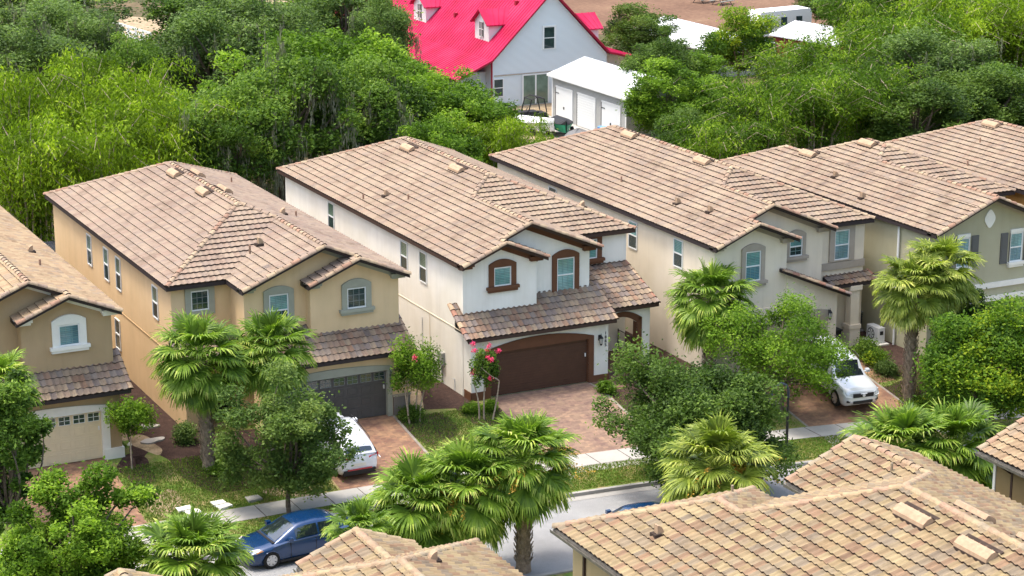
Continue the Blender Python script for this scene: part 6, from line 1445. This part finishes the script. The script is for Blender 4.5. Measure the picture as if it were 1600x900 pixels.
# white rail fence
a = empty('rail_fence', (58.3, 199, GZ), 'white three-rail farm fence at the top left beside the sandy track', 'fence', ws=True); A = Vector((57.6, 206, GZ)); Bp = Vector((58.9, 190, GZ)); n = 7
A = Vector(tuple(atz(168, 52, GZ))); Bp = Vector(tuple(atz(236, 74, GZ)))
for i in range(n): p_ = A.lerp(Bp, i/(n-1)); b = MB(); b.box(p_.x-.09, p_.x+.09, p_.y-.09, p_.y+.09, GZ, GZ+1.45); b.build('post', M['vinyl'], a)
for z in (.35, .8, 1.25): b = MB(); d = (Bp-A).normalized(); s_ = Vector((-d.y, d.x, 0))*.04; b.extrude([A+Vector((0, 0, z))-s_, A+Vector((0, 0, z))+s_, Bp+Vector((0, 0, z))+s_, Bp+Vector((0, 0, z))-s_], (0, 0, .2)); b.build('rail', M['vinyl'], a)
# barns
def barn(label, x, y, L, W_, ze3, rise, wall, rz=0, name='barn', roofm=None):
    a = empty(name, (x, y, GZ), label, 'barn', rz=rz); b = MB(); b.extrude([(-W_/2, -L/2, 0), (-W_/2, -L/2, ze3), (0, -L/2, ze3+rise), (W_/2, -L/2, ze3), (W_/2, -L/2, 0)], (0, L, 0)); b.build('wall', wall, a)
    bb = MB()
    for sg in (-1, 1):
        P0, P1, Q1, Q0 = (sg*(W_/2+.3), -L/2-.3, ze3-.05), (sg*(W_/2+.3), L/2+.3, ze3-.05), (0, L/2+.3, ze3+rise+.08), (0, -L/2-.3, ze3+rise+.08); bb.extrude([P0, P1, Q1, Q0], (0, 0, .1))
        for k in range(1, 14): u = Vector(P0).lerp(Vector(P1), k/14); v = Vector(Q0).lerp(Vector(Q1), k/14); bb.tube([u+Vector((0, 0, .1)), v+Vector((0, 0, .1))], .04, 4)
    bb.build('roof', roofm or bpy.data.materials['white_metal_roof'], a, recalc=False); b = MB(); b.box(-W_/2-.05, -W_/2-.005, -1.2, 1.2, 0, ze3*.8); b.build('door', M['tr_white'], a); return a
c = atz(1098, 42, 2.6); barn('white-roofed shed at the top right of the farmhouse, dark dirt yard behind', c[0], c[1], 13, 7.5, 2.6, 1.0, M['siding_grey'], 0)
c = atz(1293, 38, 2.6); barn('dark red barn with white roof at the top, right of the camper', c[0], c[1], 8, 6, 2.4, .9, plain('barn_red', (.20,.035,.025), .8, var=.2), R(10))
a = empty('camper_trailer', (atz(1216, 60, GZ)[0], atz(1216, 60, GZ)[1], GZ), 'white camper trailer with two dark windows, at the top right of centre', 'camper'); b = MB(); b.extrude([(-2.8, -1.2, .5), (-3.3, -1.2, 1.4), (-2.9, -1.2, 2.9), (2.9, -1.2, 3.0), (3.1, -1.2, 2.6), (3.1, -1.2, .5)], (0, 2.4, 0)); b.build('body', M['vinyl'], a)
for x in (-2.0, -.2, 1.6): b = MB(); b.box(x-.35, x+.35, -1.24, -1.19, 1.5, 2.3); b.build('window', M['glass_dark'], a)
b = MB(); b.box(-1.3, -.7, -1.24, -1.19, .55, 2.4); b.build('door', M['tr_white'], a)
b = MB(); b.box(-2.7, 3.0, -1.22, -1.19, .8, .95); b.build('stripe', M['tr_dark'], a)
for x in (-.4, .5): b = MB(); b.tube([(x, -1.15, .35), (x, -.95, .35)], .35, 12); b.build('wheel', M['tyre'], a)
for i, (px, py, lab) in enumerate(((1098, 4, 'left picnic table on the brown dirt at the top edge'), (1128, 7, 'right picnic table on the brown dirt at the top edge'))):
    c = atz(px, py, GZ); a = empty('picnic_table', (c[0], c[1], GZ), lab, 'picnic table', 'picnic tables', rz=R(20)); b = MB(); b.box(-1.2, 1.2, -.4, .4, .72, .78); b.build('tabletop', M['masonry'], a)
    for sg in (-1, 1): b = MB(); b.box(-1.2, 1.2, sg*.75-.14, sg*.75+.14, .42, .47); b.build('bench', M['masonry'], a)
    for x in (-.8, .8): b = MB(); b.tube([(x, -.75, 0), (x, -.2, .72)], .04, 4); b.tube([(x, .75, 0), (x, .2, .72)], .04, 4); b.box(x-.03, x+.03, -.8, .8, .36, .42); b.build('leg_frame', M['black'], a)
for o in bpy.data.objects:
    if '_ws' in o: del o['_ws']
